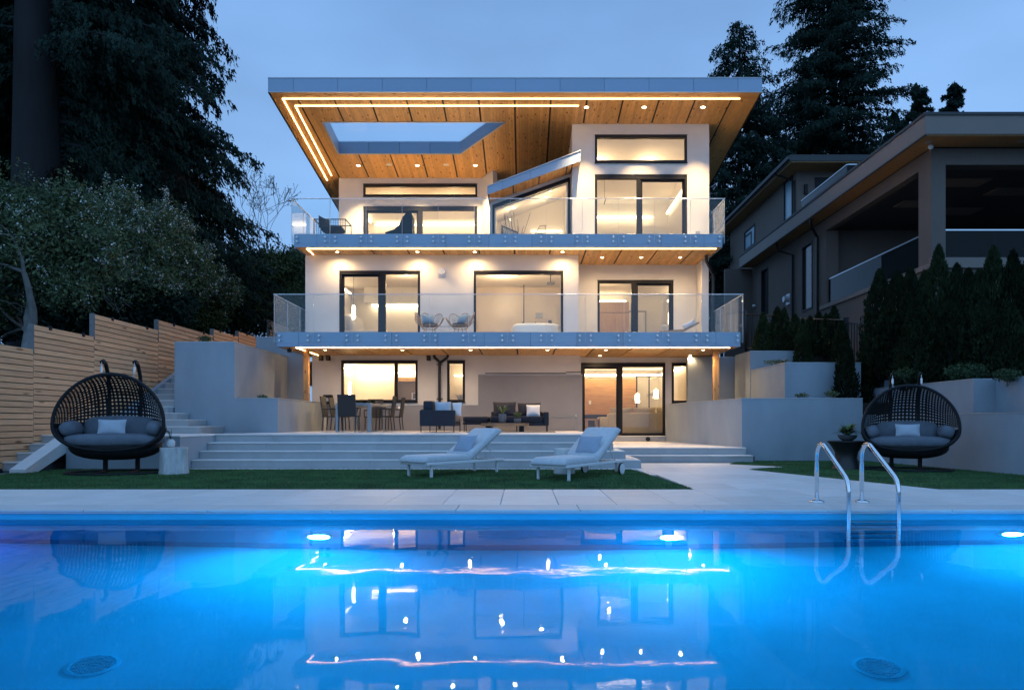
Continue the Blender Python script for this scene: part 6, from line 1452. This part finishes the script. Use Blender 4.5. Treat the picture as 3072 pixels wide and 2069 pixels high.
mass(t, 'crown', 'cedar', [(x-q0.x, y-q0.y, z-q0.z, a, b_, c) for x, y, z, a, b_, c in [B_(100, 920, 21, 170, 1, 110), B_(-80, 900, 21, 150, 1, 150), B_(300, 930, 22, 150, 1, 100), B_(470, 920, 22.5, 120, 1, 80)]], 26000, .24, seed=57, wd=.4); limbs_mesh(t, 'trunk', 'bark_dark', [([(0, 0, -.8), (0, 0, 1.)], [.1, .05], 6)])
# bare tree left of the house
def bare(label, px, Y, zb, h, seed, dirv):
    r_ = np.random.default_rng(seed); t = thing('bare_tree', label, 'tree', (wx(px, Y), Y, zb), 0, 'bare spring trees left of the house', local=True); o_, tips = [], []
    branching(r_, (0, 0, 0), dirv, h*.42, .085, 6, o_, tips, .45); limbs_mesh(t, 'trunk', 'bark_dark', o_)
    P_ = np.array([p for p, dp in tips if dp < 2]); c = np.repeat(P_, 2, 0)+r_.normal(size=(len(P_)*2, 3))*.03; k = len(c); u = unit(r_.normal(size=(k, 3)))*.04; v = unit(np.cross(u, r_.normal(size=(k, 3))))*.016
    npmesh('buds', diamonds(c, u, v), 4, M['laurel'], t)['kind'] = 'stuff'
bare('bare budding tree leaning out beside the balcony end', 830, 33, 5.4, 4.6, 61, (.0, 0, 1)); bare('finer bare tree between the blossom tree and the balcony', 715, 34, 5.6, 4.2, 64, (-.15, 0, 1))

# arborvitae hedge on the right
def arbor(seed, h, r0, n_=4200):
    r_ = np.random.default_rng(seed); z = r_.random(n_)**.9; prof = np.clip((1-z)**.62*(.55+.6*np.minimum(1, z*5+.3)), 0, 1)
    a = r_.uniform(0, 6.283, n_); lump = 1+.13*np.sin(a*3+z*9+seed)+.10*np.sin(a*5-z*17); rr = r0*prof*lump*(.62+.42*r_.random(n_))
    c = np.c_[rr*np.cos(a), rr*np.sin(a), z*h]; ln = r_.uniform(.07, .17, n_)
    u = np.c_[np.cos(a)*.35, np.sin(a)*.35, np.ones(n_)*.9]+r_.normal(size=(n_, 3))*.25; u = unit(u)*ln[:, None]*.5; v = unit(np.cross(u, r_.normal(size=(n_, 3))))*ln[:, None]*.14
    return diamonds(c, u, v)
protos = {}
def arborvitae(px, ytop, Y, zb, k, label, grp, r0=.36):
    h = wz(ytop, Y)-zb; t = thing('arborvitae', label, 'hedge tree', (wx(px, Y), Y, zb), 0, grp, local=True); key = (k % 4, grp)
    if key not in protos:
        cr = npmesh('crown', arbor(70+k, 2.6 if 'tall' in grp else 1.5, r0, 5200 if 'tall' in grp else 2600), 4, M['arbor'], t); d = MB(); d.tube([(0, 0, -.1), (0, 0, 1.2)], [.05, .03], 6); tr = d.build('trunk', M['bark_dark'], t, org=(0, 0, 0)); protos[key] = (cr, tr)
    else:
        for q in protos[key]:
            c = q.copy(); C.objects.link(c); c.parent = t; OFF[c] = OFF[q]
    s = h/(2.6 if 'tall' in grp else 1.5); t.scale = (random.uniform(.9, 1.15), random.uniform(.9, 1.1), s); t.rotation_euler[2] = random.random()*6.28
    return t
small = [(2289, 940, 21.4), (2332, 924, 21.4), (2352, 926, 21.6), (2385, 945, 21.3), (2430, 950, 21.0), (2456, 938, 21.2), (2478, 943, 20.9), (2502, 921, 20.8), (2408, 960, 20.4), (2525, 965, 19.6)]
ordw = ['first', 'second', 'third', 'fourth', 'fifth', 'sixth', 'seventh', 'eighth', 'ninth', 'tenth', 'eleventh', 'twelfth', 'thirteenth', 'fourteenth']
so_r = {p: i for i, p in enumerate(sorted(q[0] for q in small))}
for k, (px, yt, Y) in enumerate(small): arborvitae(px, yt, Y, 2.4 if Y < 20.7 else 3.0, k, 'small young arborvitae on the planter block, %s counted from the house' % ordw[so_r[px]], 'small arborvitae on the planter block', .30)
tall = [(2638, 811, 18.0), (2693, 816, 17.6), (2731, 806, 17.4), (2775, 815, 17.2), (2817, 740, 17.), (2870, 795, 16.8), (2905, 810, 16.7), (2938, 811, 16.6), (2980, 744, 16.4), (3040, 754, 16.2), (3090, 770, 16.), (2750, 900, 16.4), (2850, 905, 16.2), (2950, 900, 15.9), (3030, 910, 15.6)]
ordw.append('fifteenth'); so_r = {p: i for i, p in enumerate(sorted(q[0] for q in tall))}
for k, (px, yt, Y) in enumerate(tall): arborvitae(px, yt, Y, 1.75 if Y < 17.5 else 2.2, k, 'tall arborvitae in the dark hedge behind the right swing, %s counted from the house' % ordw[so_r[px]], 'tall arborvitae hedge behind the swing', .52)
arborvitae(2538, 1027, 17.6, 1.45, 1, 'single narrow arborvitae standing on the low wall between the planter blocks', 'small arborvitae on the planter block', .3); arborvitae(2600, 1010, 18.3, 1.45, 2, 'lone arborvitae at the foot of the black metal fence', 'small arborvitae on the planter block', .3)
# small perennials in the beds
def clump(px, py, Y, rx, rz, n_, m_, label, seed, grp=None):
    b_ = B_(px, py, Y, rx, .3, rz); t = thing('shrub', label, 'shrub', (b_[0], Y, b_[2]-b_[5]), 0, grp, local=True); mass(t, 'foliage', m_, [(0, 0, b_[5], b_[3], .3, b_[5])], n_, .07, seed=seed); d = MB()
    for k in range(5): d.tube([(0, 0, -.1), (random.uniform(-.2, .2), random.uniform(-.1, .1), b_[5]*1.2)], .006, 4)
    d.build('stem', M['bark'], t, org=(0, 0, 0))
clump(2900, 1115, 15.2, 70, 28, 1500, 'leaf', 'loose green shrub on the planter wall behind the swing', 81); clump(3020, 1125, 13.6, 35, 20, 500, 'leaf', 'small green shrub at the right end of the planter wall', 82); clump(2720, 1120, 16.2, 40, 22, 600, 'leaf', 'green shrub beside the hooks of the right swing', 83)
clump(2330, 1085, 19.5, 45, 8, 220, 'broad', 'sparse plants on top of the middle planter block', 84); clump(2405, 1185, 17.4, 18, 7, 120, 'broad', 'tiny plant on the low wall under the middle planter block', 85); clump(2495, 1180, 17.4, 22, 9, 150, 'broad', 'tiny plant on the low wall near the single arborvitae', 86)
clump(615, 1018, 19.0, 22, 12, 200, 'laurel', 'small leafy plant on top of the tall stepped wall', 87); clump(790, 1190, 18.6, 12, 6, 90, 'broad', 'tiny plant in the low bed beside the wooden post', 88)
